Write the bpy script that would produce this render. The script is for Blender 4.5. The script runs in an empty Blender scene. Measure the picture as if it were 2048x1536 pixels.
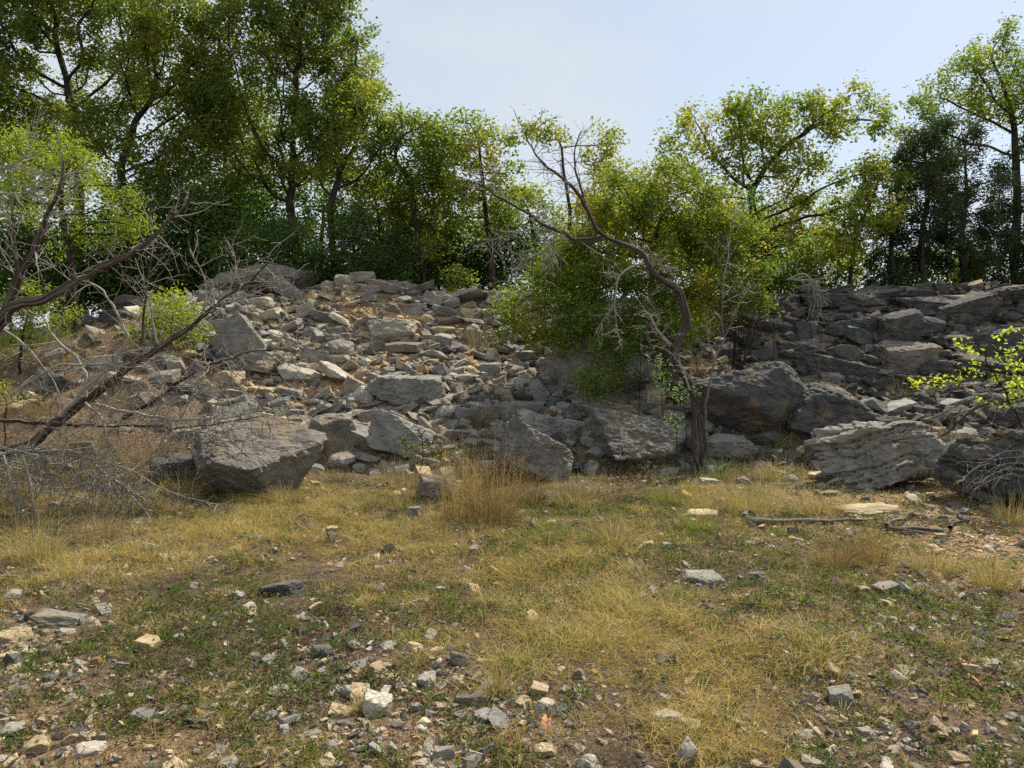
import bpy, bmesh, math, random
import numpy as np
from mathutils import Matrix, Vector

scene = bpy.context.scene
C = scene.collection
rad = math.radians

# ------------------------------------------------------------------ camera
F = 1518.0            # focal length in photograph pixels (2048 wide)
PITCH = math.atan(78.0 / F)
EYE = np.array([0.0, 0.0, 1.6])
cd = bpy.data.cameras.new('camera')
cd.sensor_width = 36.0
cd.lens = 36.0 * F / 2048.0
cd.clip_start = 0.05
cd.clip_end = 5000.0
cam = bpy.data.objects.new('camera', cd)
cam.location = EYE
cam.rotation_euler = (rad(90) - PITCH, 0, 0)
C.objects.link(cam)
scene.camera = cam

# ------------------------------------------------------------------ sun and sky
SUN_EL, SUN_AZ = rad(53), rad(40)     # azimuth measured from the view direction towards the right
sd = Vector((math.sin(SUN_AZ) * math.cos(SUN_EL), math.cos(SUN_AZ) * math.cos(SUN_EL), math.sin(SUN_EL)))
sl = bpy.data.lights.new('sun', 'SUN')
sl.energy = 4.95
sl.angle = rad(0.6)
sl.color = (1.0, 0.91, 0.76)
so = bpy.data.objects.new('sun', sl)
so.rotation_euler = sd.to_track_quat('Z', 'Y').to_euler()
C.objects.link(so)

w = bpy.data.worlds.new('World')
scene.world = w
w.use_nodes = True
nt = w.node_tree
for n in list(nt.nodes):
    nt.nodes.remove(n)
N = nt.nodes.new
L = nt.links.new
out = N('ShaderNodeOutputWorld')
bg = N('ShaderNodeBackground')
bg.inputs['Strength'].default_value = 0.103
sky = N('ShaderNodeTexSky')
sky.sky_type = 'NISHITA'
sky.sun_disc = False
sky.sun_elevation = SUN_EL
sky.sun_rotation = SUN_AZ
sky.air_density = 1.0
sky.dust_density = 1.2
sky.ozone_density = 1.5
tc = N('ShaderNodeTexCoord')
mp = N('ShaderNodeMapping')
mp.inputs['Scale'].default_value = (1.0, 1.0, 2.2)
mp.inputs['Location'].default_value = (0.35, 0.1, 0.0)
ns = N('ShaderNodeTexNoise')
ns.inputs['Scale'].default_value = 1.7
ns.inputs['Detail'].default_value = 5.0
ns.inputs['Roughness'].default_value = 0.5
ns.inputs['Distortion'].default_value = 0.5
rp = N('ShaderNodeValToRGB')
rp.color_ramp.elements[0].position = 0.40
rp.color_ramp.elements[0].color = (0.50, 0.50, 0.50, 1)
rp.color_ramp.elements[1].position = 0.56
rp.color_ramp.elements[1].color = (0.93, 0.93, 0.93, 1)
mx = N('ShaderNodeMix')
mx.data_type = 'RGBA'
mx.inputs[7].default_value = (4.75, 5.2, 5.6, 1)      # thin high cloud
L(tc.outputs['Generated'], mp.inputs['Vector'])
L(mp.outputs['Vector'], ns.inputs['Vector'])
L(ns.outputs['Fac'], rp.inputs['Fac'])
L(rp.outputs['Color'], mx.inputs[0])
L(sky.outputs['Color'], mx.inputs[6])
L(mx.outputs[2], bg.inputs['Color'])
L(bg.outputs['Background'], out.inputs['Surface'])

scene.view_settings.view_transform = 'Standard'
scene.view_settings.look = 'None'
scene.view_settings.exposure = 0.55
scene.view_settings.gamma = 1.0
scene.cycles.max_bounces = 9
scene.cycles.diffuse_bounces = 6
scene.cycles.transmission_bounces = 6
scene.cycles.glossy_bounces = 2
scene.cycles.sample_clamp_indirect = 6.0
scene.cycles.use_denoising = False

# ------------------------------------------------------------------ helpers
R = np.random.default_rng(20)


def hsh(ix, iy, iz):
    h = (ix.astype(np.int64) * 374761393 + iy.astype(np.int64) * 668265263 + iz.astype(np.int64) * 2147483647) & 0xffffffff
    h = ((h ^ (h >> 13)) * 1274126177) & 0xffffffff
    h = ((h ^ (h >> 16)) * 2246822519) & 0xffffffff
    return ((h ^ (h >> 15)) & 0xffffff) / float(0xffffff)


def vnoise(p):
    p = np.asarray(p, float)
    i = np.floor(p).astype(np.int64)
    f = p - i
    f = f * f * (3 - 2 * f)
    r = 0
    for dx in (0, 1):
        for dy in (0, 1):
            for dz in (0, 1):
                wgt = (f[:, 0] if dx else 1 - f[:, 0]) * (f[:, 1] if dy else 1 - f[:, 1]) * (f[:, 2] if dz else 1 - f[:, 2])
                r = r + wgt * hsh(i[:, 0] + dx, i[:, 1] + dy, i[:, 2] + dz)
    return r


def fbm(p, o=4, g=0.5):
    a, s, t = 1.0, 0.0, 0.0
    q = np.asarray(p, float).copy()
    for k in range(o):
        s = s + a * vnoise(q + 17.3 * k)
        t += a
        a *= g
        q = q * 2.03
    return s / t


def xyn(x, y, sc, o=4, z=0.0):
    x, y = np.broadcast_arrays(np.asarray(x, float), np.asarray(y, float))
    p = np.stack([x.ravel() * sc, y.ravel() * sc, np.full(x.size, z)], 1)
    return fbm(p, o).reshape(x.shape)


def link(o, parent=None):
    C.objects.link(o)
    if parent is not None:
        o.parent = parent
    return o


def tag(o, label=None, cat=None, group=None, kind=None):
    if label: o['label'] = label
    if cat: o['category'] = cat
    if group: o['group'] = group
    if kind: o['kind'] = kind
    return o


def mesh_data(name, V, Fc, mat=None, col=None, smooth=False):
    me = bpy.data.meshes.new(name)
    V = np.ascontiguousarray(V, dtype=np.float32)
    Fc = np.ascontiguousarray(Fc, dtype=np.int32)
    me.vertices.add(len(V))
    me.vertices.foreach_set('co', V.ravel())
    m, k = Fc.shape
    me.loops.add(m * k)
    me.loops.foreach_set('vertex_index', Fc.ravel())
    me.polygons.add(m)
    me.polygons.foreach_set('loop_start', np.arange(0, m * k, k, dtype=np.int32))
    me.update(calc_edges=True)
    if col is not None:
        a = me.color_attributes.new('col', 'FLOAT_COLOR', 'POINT')
        c = np.ones((len(V), 4), dtype=np.float32)
        c[:, :3] = col
        a.data.foreach_set('color', c.ravel())
    if smooth:
        me.shade_smooth()
    else:
        me.shade_flat()
    if mat:
        me.materials.append(mat)
    return me


def mobj(name, V, Fc, mat, parent=None, col=None, smooth=False, origin=None):
    V = np.asarray(V, float)
    if origin is not None:
        V = V - np.asarray(origin)
    o = bpy.data.objects.new(name, mesh_data(name, V, Fc, mat, col, smooth))
    if origin is not None and parent is None:
        o.location = origin
    return link(o, parent)


def empty(name, loc):
    o = bpy.data.objects.new(name, None)
    o.empty_display_size = 0.2
    o.location = loc
    return link(o)


# ------------------------------------------------------------------ pixels to places
def raydir(px, py):
    u = (np.asarray(px, float) - 1024) / F
    v = (768 - np.asarray(py, float)) / F
    cp, sp = math.cos(PITCH), math.sin(PITCH)
    return np.stack(np.broadcast_arrays(u, cp + v * sp, -sp + v * cp), -1)


def at(px, py, Y):
    d = raydir(px, py)
    return EYE + d * (np.asarray(Y) / d[..., 1])[..., None]


def to_px(P):
    P = np.asarray(P, float) - EYE
    cp, sp = math.cos(PITCH), math.sin(PITCH)
    dep = P[..., 1] * cp - P[..., 2] * sp
    up = P[..., 1] * sp + P[..., 2] * cp
    return 1024 + F * P[..., 0] / dep, 768 - F * up / dep


# ------------------------------------------------------------------ the lie of the land
YC = 14.5
_cp = np.array([(-400, 668), (0, 660), (130, 655), (300, 632), (400, 605), (600, 582), (680, 572), (760, 574), (850, 590), (1000, 604),
                (1100, 608), (1300, 612), (1500, 610), (1590, 602), (1700, 598), (2048, 592), (2500, 585)], float)
_cx = (_cp[:, 0] - 1024) / F * YC
_cz = 1.6 + (690 - _cp[:, 1]) / F * YC


def Hbase(x, y):
    x = np.asarray(x, float)
    y = np.asarray(y, float)
    yb = np.interp(x, [-9, -5.5, -3.6, -2, 0, 2, 3.5, 5, 7], [7.6, 8.4, 9.1, 9.4, 9.6, 9.5, 9.5, 9.2, 8.9])
    zc = np.interp(x, _cx, _cz)
    t = (y - yb) / (YC - yb)
    tt = np.clip(t, 0, 1)
    sc = np.interp(tt, [0, .06, .5, .93, 1], [0, .10, .52, .985, 1])
    sr = np.interp(tt, [0, .12, .52, .88, 1], [0, .10, .36, .95, 1])
    sL = np.interp(tt, [0, .15, .5, .8, 1], [0, .24, .78, .95, 1])
    wr = np.clip((x - 2.6) / 1.8, 0, 1)
    wl = np.clip((-3.4 - x) / 1.6, 0, 1)
    s = sc * (1 - wr) * (1 - wl) + sr * wr + sL * wl
    h = zc * s
    back = np.clip(y - YC, 0, None)
    h = h - 0.03 * np.clip(back, 0, 10) - 0.13 * np.clip(back - 10, 0, 30)
    side = np.clip(np.abs(x) - 14, 0, 40)
    h = h - 0.02 * side
    k = np.clip(t * 3, 0, 1)
    h = h + (xyn(x, y, 0.7, 3) - 0.5) * (0.10 + 0.30 * k)
    return h


def Hgt(x, y):
    x = np.asarray(x, float)
    y = np.asarray(y, float)
    fade = np.clip((30 - np.abs(y)) / 10, 0, 1)
    return Hbase(x, y) + fade * ((xyn(x, y, 3.1, 4, 5.0) - 0.5) * 0.07 + (xyn(x, y, 14.0, 2, 9.0) - 0.5) * 0.022)


def ground_hit(px, py):
    d = raydir(px, py)
    ys = np.concatenate([np.arange(1.5, 24, 0.04)])
    P = EYE + d[None, :] * (ys / d[1])[:, None]
    g = Hbase(P[:, 0], P[:, 1])
    k = np.nonzero(P[:, 2] <= g)[0]
    i = k[0] if len(k) else len(ys) - 1
    q = P[i].copy()
    q[2] = g[i]
    return q


def nrm(v):
    v = np.asarray(v, float)
    return v / (np.linalg.norm(v, axis=-1, keepdims=True) + 1e-9)


# ------------------------------------------------------------------ materials
def newmat(name):
    m = bpy.data.materials.new(name)
    m.use_nodes = True
    t = m.node_tree
    for n in list(t.nodes):
        t.nodes.remove(n)
    o = t.nodes.new('ShaderNodeOutputMaterial')
    return m, t, o


def noise_node(t, vec, scale, detail=4, rough=0.6, dist=0.0):
    n = t.nodes.new('ShaderNodeTexNoise')
    n.inputs['Scale'].default_value = scale
    n.inputs['Detail'].default_value = detail
    n.inputs['Roughness'].default_value = rough
    n.inputs['Distortion'].default_value = dist
    t.links.new(vec, n.inputs['Vector'])
    return n


def ramp(t, fac, stops):
    r = t.nodes.new('ShaderNodeValToRGB')
    e = r.color_ramp.elements
    while len(e) < len(stops):
        e.new(0.5)
    for i, (p, c) in enumerate(stops):
        e[i].position = p
        e[i].color = (c, c, c, 1) if isinstance(c, (int, float)) else (*c, 1)
    t.links.new(fac, r.inputs['Fac'])
    return r


def mixc(t, a, b, fac, mode='MIX'):
    m = t.nodes.new('ShaderNodeMix')
    m.data_type = 'RGBA'
    m.blend_type = mode
    for s, v in ((0, fac), (6, a), (7, b)):
        if isinstance(v, (int, float)):
            m.inputs[s].default_value = v if s == 0 else (v, v, v, 1)
        elif isinstance(v, tuple):
            m.inputs[s].default_value = (*v, 1)
        else:
            t.links.new(v, m.inputs[s])
    return m.outputs[2]


def rock_material(name, use_attr=False):
    m, t, o = newmat(name)
    geo = t.nodes.new('ShaderNodeNewGeometry')
    pos = geo.outputs['Position']
    if use_attr:
        c = t.nodes.new('ShaderNodeAttribute')
        c.attribute_name = 'col'
        base = c.outputs['Color']
    else:
        c = t.nodes.new('ShaderNodeObjectInfo')
        base = c.outputs['Color']
    n1 = noise_node(t, pos, 5.0, 6, 0.62, 0.3)
    r1 = ramp(t, n1.outputs['Fac'], [(0.30, 0.62), (0.52, 1.0), (0.72, 1.32)])
    c1 = mixc(t, base, r1.outputs['Color'], 1.0, 'MULTIPLY')
    # grey weathering over a paler tan stone
    n2 = noise_node(t, pos, 2.3, 5, 0.6, 0.2)
    r2 = ramp(t, n2.outputs['Fac'], [(0.54, 0.0), (0.66, 0.6)])
    c2 = mixc(t, c1, (0.26, 0.19, 0.11), r2.outputs['Color'])
    # lichen freckles, dark and pale
    n3 = noise_node(t, pos, 38.0, 4, 0.7)
    r3 = ramp(t, n3.outputs['Fac'], [(0.34, 0.55), (0.46, 1.0), (0.60, 1.0), (0.70, 1.5)])
    c3 = mixc(t, c2, r3.outputs['Color'], 0.75, 'MULTIPLY')
    n4 = noise_node(t, pos, 130.0, 3, 0.7)
    r4 = ramp(t, n4.outputs['Fac'], [(0.35, 0.75), (0.65, 1.25)])
    c4 = mixc(t, c3, r4.outputs['Color'], 0.7, 'MULTIPLY')
    p = t.nodes.new('ShaderNodeBsdfPrincipled')
    p.inputs['Roughness'].default_value = 0.92
    p.inputs['Specular IOR Level'].default_value = 0.2
    t.links.new(c4, p.inputs['Base Color'])
    # bump: bedding cracks, pits, grain
    mpn = t.nodes.new('ShaderNodeMapping')
    mpn.inputs['Scale'].default_value = (1.0, 1.0, 3.2)
    mpn.inputs['Rotation'].default_value = (0.1, 0.25, 0)
    t.links.new(pos, mpn.inputs['Vector'])
    b1 = noise_node(t, mpn.outputs['Vector'], 7.0, 8, 0.68, 0.4)
    b2 = noise_node(t, pos, 60.0, 4, 0.7)
    bp = t.nodes.new('ShaderNodeBump')
    bp.inputs['Distance'].default_value = 0.045
    bp.inputs['Strength'].default_value = 0.9
    t.links.new(b1.outputs['Fac'], bp.inputs['Height'])
    bq = t.nodes.new('ShaderNodeBump')
    bq.inputs['Distance'].default_value = 0.006
    bq.inputs['Strength'].default_value = 0.8
    t.links.new(b2.outputs['Fac'], bq.inputs['Height'])
    t.links.new(bp.outputs['Normal'], bq.inputs['Normal'])
    # long irregular fractures
    vm = t.nodes.new('ShaderNodeVectorMath')
    vm.operation = 'MULTIPLY_ADD'
    vm.inputs[1].default_value = (1.1, 1.1, 1.1)
    t.links.new(n2.outputs['Color'], vm.inputs[0])
    t.links.new(mpn.outputs['Vector'], vm.inputs[2])
    vo = t.nodes.new('ShaderNodeTexVoronoi')
    vo.feature = 'DISTANCE_TO_EDGE'
    vo.inputs['Scale'].default_value = 0.85
    t.links.new(vm.outputs['Vector'], vo.inputs['Vector'])
    rc = ramp(t, vo.outputs['Distance'], [(0.0, 0.0), (0.035, 1.0)])
    br = t.nodes.new('ShaderNodeBump')
    br.inputs['Distance'].default_value = 0.03
    br.inputs['Strength'].default_value = 0.55
    t.links.new(rc.outputs['Color'], br.inputs['Height'])
    t.links.new(bq.outputs['Normal'], br.inputs['Normal'])
    t.links.new(br.outputs['Normal'], p.inputs['Normal'])
    t.links.new(p.outputs['BSDF'], o.inputs['Surface'])
    return m


def foliage_material(name, trans=0.55, rough=0.55, spec=0.25, tw=(1.2, 1.35, 0.7)):
    m, t, o = newmat(name)
    a = t.nodes.new('ShaderNodeAttribute')
    a.attribute_name = 'col'
    p = t.nodes.new('ShaderNodeBsdfPrincipled')
    p.inputs['Roughness'].default_value = rough
    p.inputs['Specular IOR Level'].default_value = spec
    t.links.new(a.outputs['Color'], p.inputs['Base Color'])
    tr = t.nodes.new('ShaderNodeBsdfTranslucent')
    c = mixc(t, a.outputs['Color'], tw, 1.0, 'MULTIPLY')
    t.links.new(c, tr.inputs['Color'])
    mx = t.nodes.new('ShaderNodeMixShader')
    mx.inputs[0].default_value = trans
    t.links.new(p.outputs['BSDF'], mx.inputs[1])
    t.links.new(tr.outputs['BSDF'], mx.inputs[2])
    t.links.new(mx.outputs['Shader'], o.inputs['Surface'])
    return m


def bark_material(name, c0, c1, c2, scale=14.0, stretch=0.22, bump=0.02):
    m, t, o = newmat(name)
    tcn = t.nodes.new('ShaderNodeAttribute')
    tcn.attribute_name = 'bark'
    mpn = t.nodes.new('ShaderNodeMapping')
    mpn.inputs['Scale'].default_value = (1.0, 1.0, stretch)
    t.links.new(tcn.outputs['Vector'], mpn.inputs['Vector'])
    n1 = noise_node(t, mpn.outputs['Vector'], scale, 6, 0.65, 0.4)
    r = ramp(t, n1.outputs['Fac'], [(0.34, c0), (0.5, c1), (0.66, c2)])
    p = t.nodes.new('ShaderNodeBsdfPrincipled')
    p.inputs['Roughness'].default_value = 0.9
    p.inputs['Specular IOR Level'].default_value = 0.15
    t.links.new(r.outputs['Color'], p.inputs['Base Color'])
    n2 = noise_node(t, mpn.outputs['Vector'], scale * 2.2, 5, 0.7, 0.3)
    bp = t.nodes.new('ShaderNodeBump')
    bp.inputs['Distance'].default_value = bump
    bp.inputs['Strength'].default_value = 1.0
    t.links.new(n2.outputs['Fac'], bp.inputs['Height'])
    t.links.new(bp.outputs['Normal'], p.inputs['Normal'])
    t.links.new(p.outputs['BSDF'], o.inputs['Surface'])
    return m


def ground_material():
    m, t, o = newmat('soil')
    geo = t.nodes.new('ShaderNodeNewGeometry')
    pos = geo.outputs['Position']
    a = t.nodes.new('ShaderNodeAttribute')
    a.attribute_name = 'col'
    n1 = noise_node(t, pos, 9.0, 6, 0.7, 0.2)
    r1 = ramp(t, n1.outputs['Fac'], [(0.3, 0.6), (0.5, 1.0), (0.7, 1.4)])
    c1 = mixc(t, a.outputs['Color'], r1.outputs['Color'], 1.0, 'MULTIPLY')
    v = t.nodes.new('ShaderNodeTexVoronoi')
    v.inputs['Scale'].default_value = 55.0
    t.links.new(pos, v.inputs['Vector'])
    hs = t.nodes.new('ShaderNodeSeparateColor')
    t.links.new(v.outputs['Color'], hs.inputs['Color'])
    r2 = ramp(t, hs.outputs['Red'], [(0.0, 0.65), (0.6, 1.0), (1.0, 1.7)])
    c2 = mixc(t, c1, r2.outputs['Color'], 0.8, 'MULTIPLY')
    p = t.nodes.new('ShaderNodeBsdfPrincipled')
    p.inputs['Roughness'].default_value = 0.97
    p.inputs['Specular IOR Level'].default_value = 0.1
    t.links.new(c2, p.inputs['Base Color'])
    b1 = noise_node(t, pos, 40.0, 6, 0.75)
    bp = t.nodes.new('ShaderNodeBump')
    bp.inputs['Distance'].default_value = 0.03
    t.links.new(b1.outputs['Fac'], bp.inputs['Height'])
    bq = t.nodes.new('ShaderNodeBump')
    bq.inputs['Distance'].default_value = 0.01
    bq.invert = True
    t.links.new(v.outputs['Distance'], bq.inputs['Height'])
    t.links.new(bp.outputs['Normal'], bq.inputs['Normal'])
    t.links.new(bq.outputs['Normal'], p.inputs['Normal'])
    t.links.new(p.outputs['BSDF'], o.inputs['Surface'])
    return m


M_ROCK = rock_material('limestone')
M_CHIP = rock_material('limestone_chips', True)
M_LEAF = foliage_material('leaf')
M_CEDAR = foliage_material('juniper_foliage', 0.2, 0.7, 0.1)
M_GRASS = foliage_material('grass_blades', 0.35, 0.6, 0.15, (1.1, 1.05, 0.7))
M_BARK = bark_material('oak_bark', (0.018, 0.014, 0.011), (0.045, 0.036, 0.028), (0.10, 0.085, 0.07))
M_BENT = bark_material('mesquite_bark', (0.03, 0.022, 0.017), (0.095, 0.072, 0.056), (0.24, 0.20, 0.165), 16, 0.12, 0.035)
M_DEADT = bark_material('dead_trunk_bark', (0.03, 0.02, 0.014), (0.12, 0.085, 0.065), (0.33, 0.29, 0.25), 15, 0.10, 0.03)
M_DEAD = bark_material('bleached_wood', (0.20, 0.182, 0.155), (0.43, 0.395, 0.335), (0.60, 0.56, 0.48), 16, 0.10, 0.015)
M_GREYW = bark_material('weathered_wood', (0.07, 0.06, 0.052), (0.21, 0.185, 0.16), (0.40, 0.36, 0.32), 18, 0.08, 0.02)
M_SOIL = ground_material()


# ------------------------------------------------------------------ patches of the field, found where they lie on the ground
def patch(x, y, blobs):
    """sum of soft ellipses given by where their middle lies on the ground"""
    px, py = to_px(np.stack([x, y, Hbase(x, y)], -1))
    v = np.zeros_like(px)
    for cx, cy, rx, ry, a in blobs:
        v = v + a * np.exp(-(((px - cx) / rx) ** 2 + ((py - cy) / ry) ** 2))
    return v


GOLD = [(560, 1040, 330, 90, 1), (250, 1090, 230, 90, .6), (780, 1090, 150, 60, .6), (1130, 1230, 230, 120, .9), (1350, 1290, 260, 110, 1),
        (1560, 1340, 180, 100, .9), (1450, 1480, 150, 90, .9), (1130, 1120, 160, 70, .7), (120, 1150, 200, 60, .6), (1000, 1330, 150, 60, .5),
        (1480, 990, 120, 60, .7), (1950, 1060, 80, 30, .3), (1750, 1120, 90, 50, .5), (880, 1000, 110, 60, .5), (1300, 1060, 250, 60, .5)]
GREEN = [(1000, 1180, 280, 90, .7), (700, 1260, 260, 90, .9), (1700, 1230, 300, 110, .9), (500, 1380, 400, 120, .7), (1450, 1130, 240, 70, .9),
         (1250, 1040, 260, 60, .8), (900, 1480, 700, 110, .5), (1850, 1400, 300, 130, .8), (350, 1250, 300, 80, .5), (100, 1400, 150, 120, .4)]
STONY = [(350, 1450, 450, 120, .5), (900, 1450, 260, 100, .8), (60, 1330, 110, 110, .8), (1800, 1430, 300, 130, .6), (1850, 1010, 170, 60, .9),
         (1980, 1120, 120, 80, .6), (1500, 900, 110, 40, .4), (1900, 1230, 200, 80, .5), (700, 1380, 250, 90, .6)]
ORANGE = [(780, 650, 130, 60, 1), (640, 760, 90, 60, .8), (770, 760, 120, 50, .7), (560, 620, 60, 50, .5), (500, 760, 60, 40, .9),
          (700, 600, 90, 40, .8), (1850, 1010, 190, 60, 1.5), (1990, 1120, 130, 60, 1.3), (1560, 830, 90, 60, .25), (1250, 820, 60, 30, .5),
          (1420, 730, 90, 50, .5), (1560, 760, 120, 50, .35), (900, 1460, 260, 80, .6), (150, 1480, 220, 90, .8), (960, 760, 60, 60, .4)]

# ground: one sheet, fine where it is seen, reaching the horizon
gx = np.concatenate([-np.geomspace(2500, 11, 26), np.arange(-10.5, 10.5001, 0.05), np.geomspace(11, 2500, 26)])
gy = np.concatenate([-np.geomspace(800, 1.2, 16), np.arange(-1.0, 2.5, 0.25), np.arange(2.6, 17.5, 0.045), np.geomspace(17.6, 4500, 40)])
GX, GY = np.meshgrid(gx, gy)
GZ = Hgt(GX, GY)
GZ = np.where(GZ < -4.2, -4.2, GZ)
V = np.stack([GX.ravel(), GY.ravel(), GZ.ravel()], 1)
nx_, ny_ = len(gx), len(gy)
ii = np.arange((ny_ - 1) * (nx_ - 1))
r_, c_ = ii // (nx_ - 1), ii % (nx_ - 1)
a_ = r_ * nx_ + c_
Fq = np.stack([a_, a_ + 1, a_ + 1 + nx_, a_ + nx_], 1)
x_, y_ = V[:, 0], V[:, 1]
near = (y_ > 1.2)
slope = np.clip((y_ - 9.3) / 0.5, 0, 1)
col = np.zeros((len(V), 3))
soil = np.array([0.118, 0.088, 0.06])
scree = np.array([0.20, 0.175, 0.145])
col[:] = soil * (1 - slope[:, None]) + scree * slope[:, None]
yy_ = np.clip(y_, 1.3, None)
o_ = np.clip(patch(x_, yy_, ORANGE) + (xyn(x_, y_, 1.6, 4, 3.0) - .5) * 0.8, 0, 1)[:, None] * near[:, None]
col = col * (1 - o_) + np.array([0.46, 0.295, 0.145]) * o_
g_ = np.clip(patch(x_, yy_, GOLD) * .5, 0, 1)[:, None] * near[:, None]
col = col * (1 - g_) + np.array([0.17, 0.125, 0.06]) * g_
st_ = np.clip(patch(x_, yy_, STONY) * .8 + (xyn(x_, y_, 2.2, 4, 13.) - .5) * 1.1, 0, .85)[:, None] * near[:, None] * (1 - slope[:, None])
col = col * (1 - st_) + np.array([0.235, 0.165, 0.098]) * st_
wl_ = np.clip((-3.6 - x_) / 1.2, 0, 1) * np.clip((y_ - 8.4) / .8, 0, 1) * np.clip((YC + .3 - y_), 0, 1)
col = col * (1 - wl_[:, None] * .8) + np.array([0.20, 0.135, 0.085]) * wl_[:, None] * .8
wood = np.clip((y_ - YC - .4) / 1.0, 0, 1)[:, None]
col = col * (1 - wood) + np.array([0.07, 0.055, 0.035]) * wood
gnd = mobj('ground', V, Fq, M_SOIL, col=col, smooth=True)
tag(gnd, kind='structure', label='dry stony ground rising to a rubble bank')


# ------------------------------------------------------------------ rocks
def ico(n):
    bm = bmesh.new()
    bmesh.ops.create_icosphere(bm, subdivisions=n, radius=1.0)
    v = np.array([q.co[:] for q in bm.verts])
    f = np.array([[l.index for l in q.verts] for q in bm.faces])
    bm.free()
    return nrm(v), f


ICO = {n: ico(n) for n in (1, 2, 3, 4, 6)}


def rock_shape(lev, rng, cuts=9, jit=0.16, rough=0.05, strata=0, depth=0.07, dims=(1, 1, 1), pn=1.6, tight=(0.92, 1.25)):
    """an angular block: the radial function of a box cut by random planes, then weathered. half extents about 1 before dims"""
    v, f = ICO[lev]
    nn = [(1, 0, 0), (-1, 0, 0), (0, 1, 0), (0, -1, 0), (0, 0, 1), (0, 0, -1)]
    nn = nrm(np.array(nn, float) + rng.normal(0, jit, (6, 3)) * np.array([1, 1, .8]))
    dd = np.full(6, 0.95)
    cn = rng.normal(0, 1, (cuts, 3)) * np.array([1, 1, 0.8])
    cn = nrm(np.sign(cn) * np.abs(cn) ** 0.7)
    cdist = rng.uniform(*tight, cuts)
    nn = np.concatenate([nn, cn])
    dd = np.concatenate([dd, cdist])
    dots = v @ nn.T
    rr = np.where(dots > 0.02, dd / np.maximum(dots, 0.02), 50)
    rs = np.sort(rr, 1)
    r = rs[:, 0] - 0.02 * np.exp(-(rs[:, 1] - rs[:, 0]) / 0.05)
    P = v * r[:, None]
    D = np.array(dims, float)
    W = P * D
    off = rng.uniform(0, 90, 3)
    s = float(np.mean(D))
    n1 = fbm(W / s * pn + off, 4, .55) - .5
    n2 = fbm(W / s * pn * 4.3 + off, 3) - .5
    P = P * (1 + rough * 2.8 * n1 + rough * 1.3 * n2)[:, None]
    if lev > 4:
        n3 = np.abs(fbm(W * np.array([1, 1, 2.2]) * 6 + off, 4, .6) - .5)
        P = P * (1 - .045 / max(s, .25) * n3 * 2)[:, None]
    if strata:
        z = P[:, 2] * strata * .5 + (fbm(W / s * .8 + off, 4, .6) - .5) * 3.0 + P[:, 0] * .35
        z = z + .35 * np.sin(z * 1.7 + off[1])
        fr = z - np.floor(z)
        lv = hsh(np.floor(z), np.zeros(len(z)) + 3, np.zeros(len(z)) + int(off[0]))
        gro = np.exp(-((fr - .5) / .5) ** 8)
        k = 1 - depth * (1 - gro) * (.6 + 1.4 * vnoise(W / s * 1.7 + off + 9)) - depth * 1.5 * (lv - .3)
        P[:, 0] *= k
        P[:, 1] *= k
    return P * D, f


def cut_block(rng, cuts, dims, bevel=0.0, sub=0, rough=.02, jit=.2, tight=(.72, 1.12)):
    """a quarry-fresh block: a box cut by planes, its arrises slightly broken"""
    bm = bmesh.new()
    bmesh.ops.create_cube(bm, size=2.0)
    bmesh.ops.rotate(bm, verts=bm.verts, matrix=Matrix.Rotation(rng.normal(0, jit), 3, 'X') @ Matrix.Rotation(rng.normal(0, jit), 3, 'Y'))
    for k in range(cuts):
        nn = rng.normal(0, 1, 3) * np.array([1, 1, .75])
        nn = nrm(np.sign(nn) * np.abs(nn) ** .8)
        sup = np.abs(nn).sum()
        co = nn * sup * rng.uniform(*tight) * .78
        r = bmesh.ops.bisect_plane(bm, geom=bm.verts[:] + bm.edges[:] + bm.faces[:], plane_co=co, plane_no=nn, clear_outer=True)
        ed = [g for g in r['geom_cut'] if isinstance(g, bmesh.types.BMEdge)]
        if ed:
            bmesh.ops.edgeloop_fill(bm, edges=ed)
    bmesh.ops.remove_doubles(bm, verts=bm.verts, dist=.03)
    if bevel:
        bmesh.ops.bevel(bm, geom=bm.edges[:], offset=bevel, segments=1, affect='EDGES', clamp_overlap=True)
    bmesh.ops.triangulate(bm, faces=bm.faces)
    for _ in range(sub):
        lim = .32 / (1 + _)
        es = [e for e in bm.edges if e.calc_length() > lim]
        bmesh.ops.subdivide_edges(bm, edges=es, cuts=1)
        bmesh.ops.triangulate(bm, faces=bm.faces)
    bmesh.ops.recalc_face_normals(bm, faces=bm.faces)
    bm.verts.ensure_lookup_table()
    P = np.array([v.co[:] for v in bm.verts])
    Fc = np.array([[v.index for v in f.verts] for f in bm.faces])
    bm.free()
    if rough:
        off = rng.uniform(0, 90, 3)
        n1 = fbm(P * np.array([1.6, 1.6, 3.0]) + off, 3, .6) - .5
        n2 = fbm(P * np.array([5, 5, 11.]) + off, 3, .6) - .5
        P = P * (1 + rough * 3.0 * n1 + rough * 1.8 * n2)[:, None]
    P = P * np.array(dims)
    return P, Fc


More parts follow.
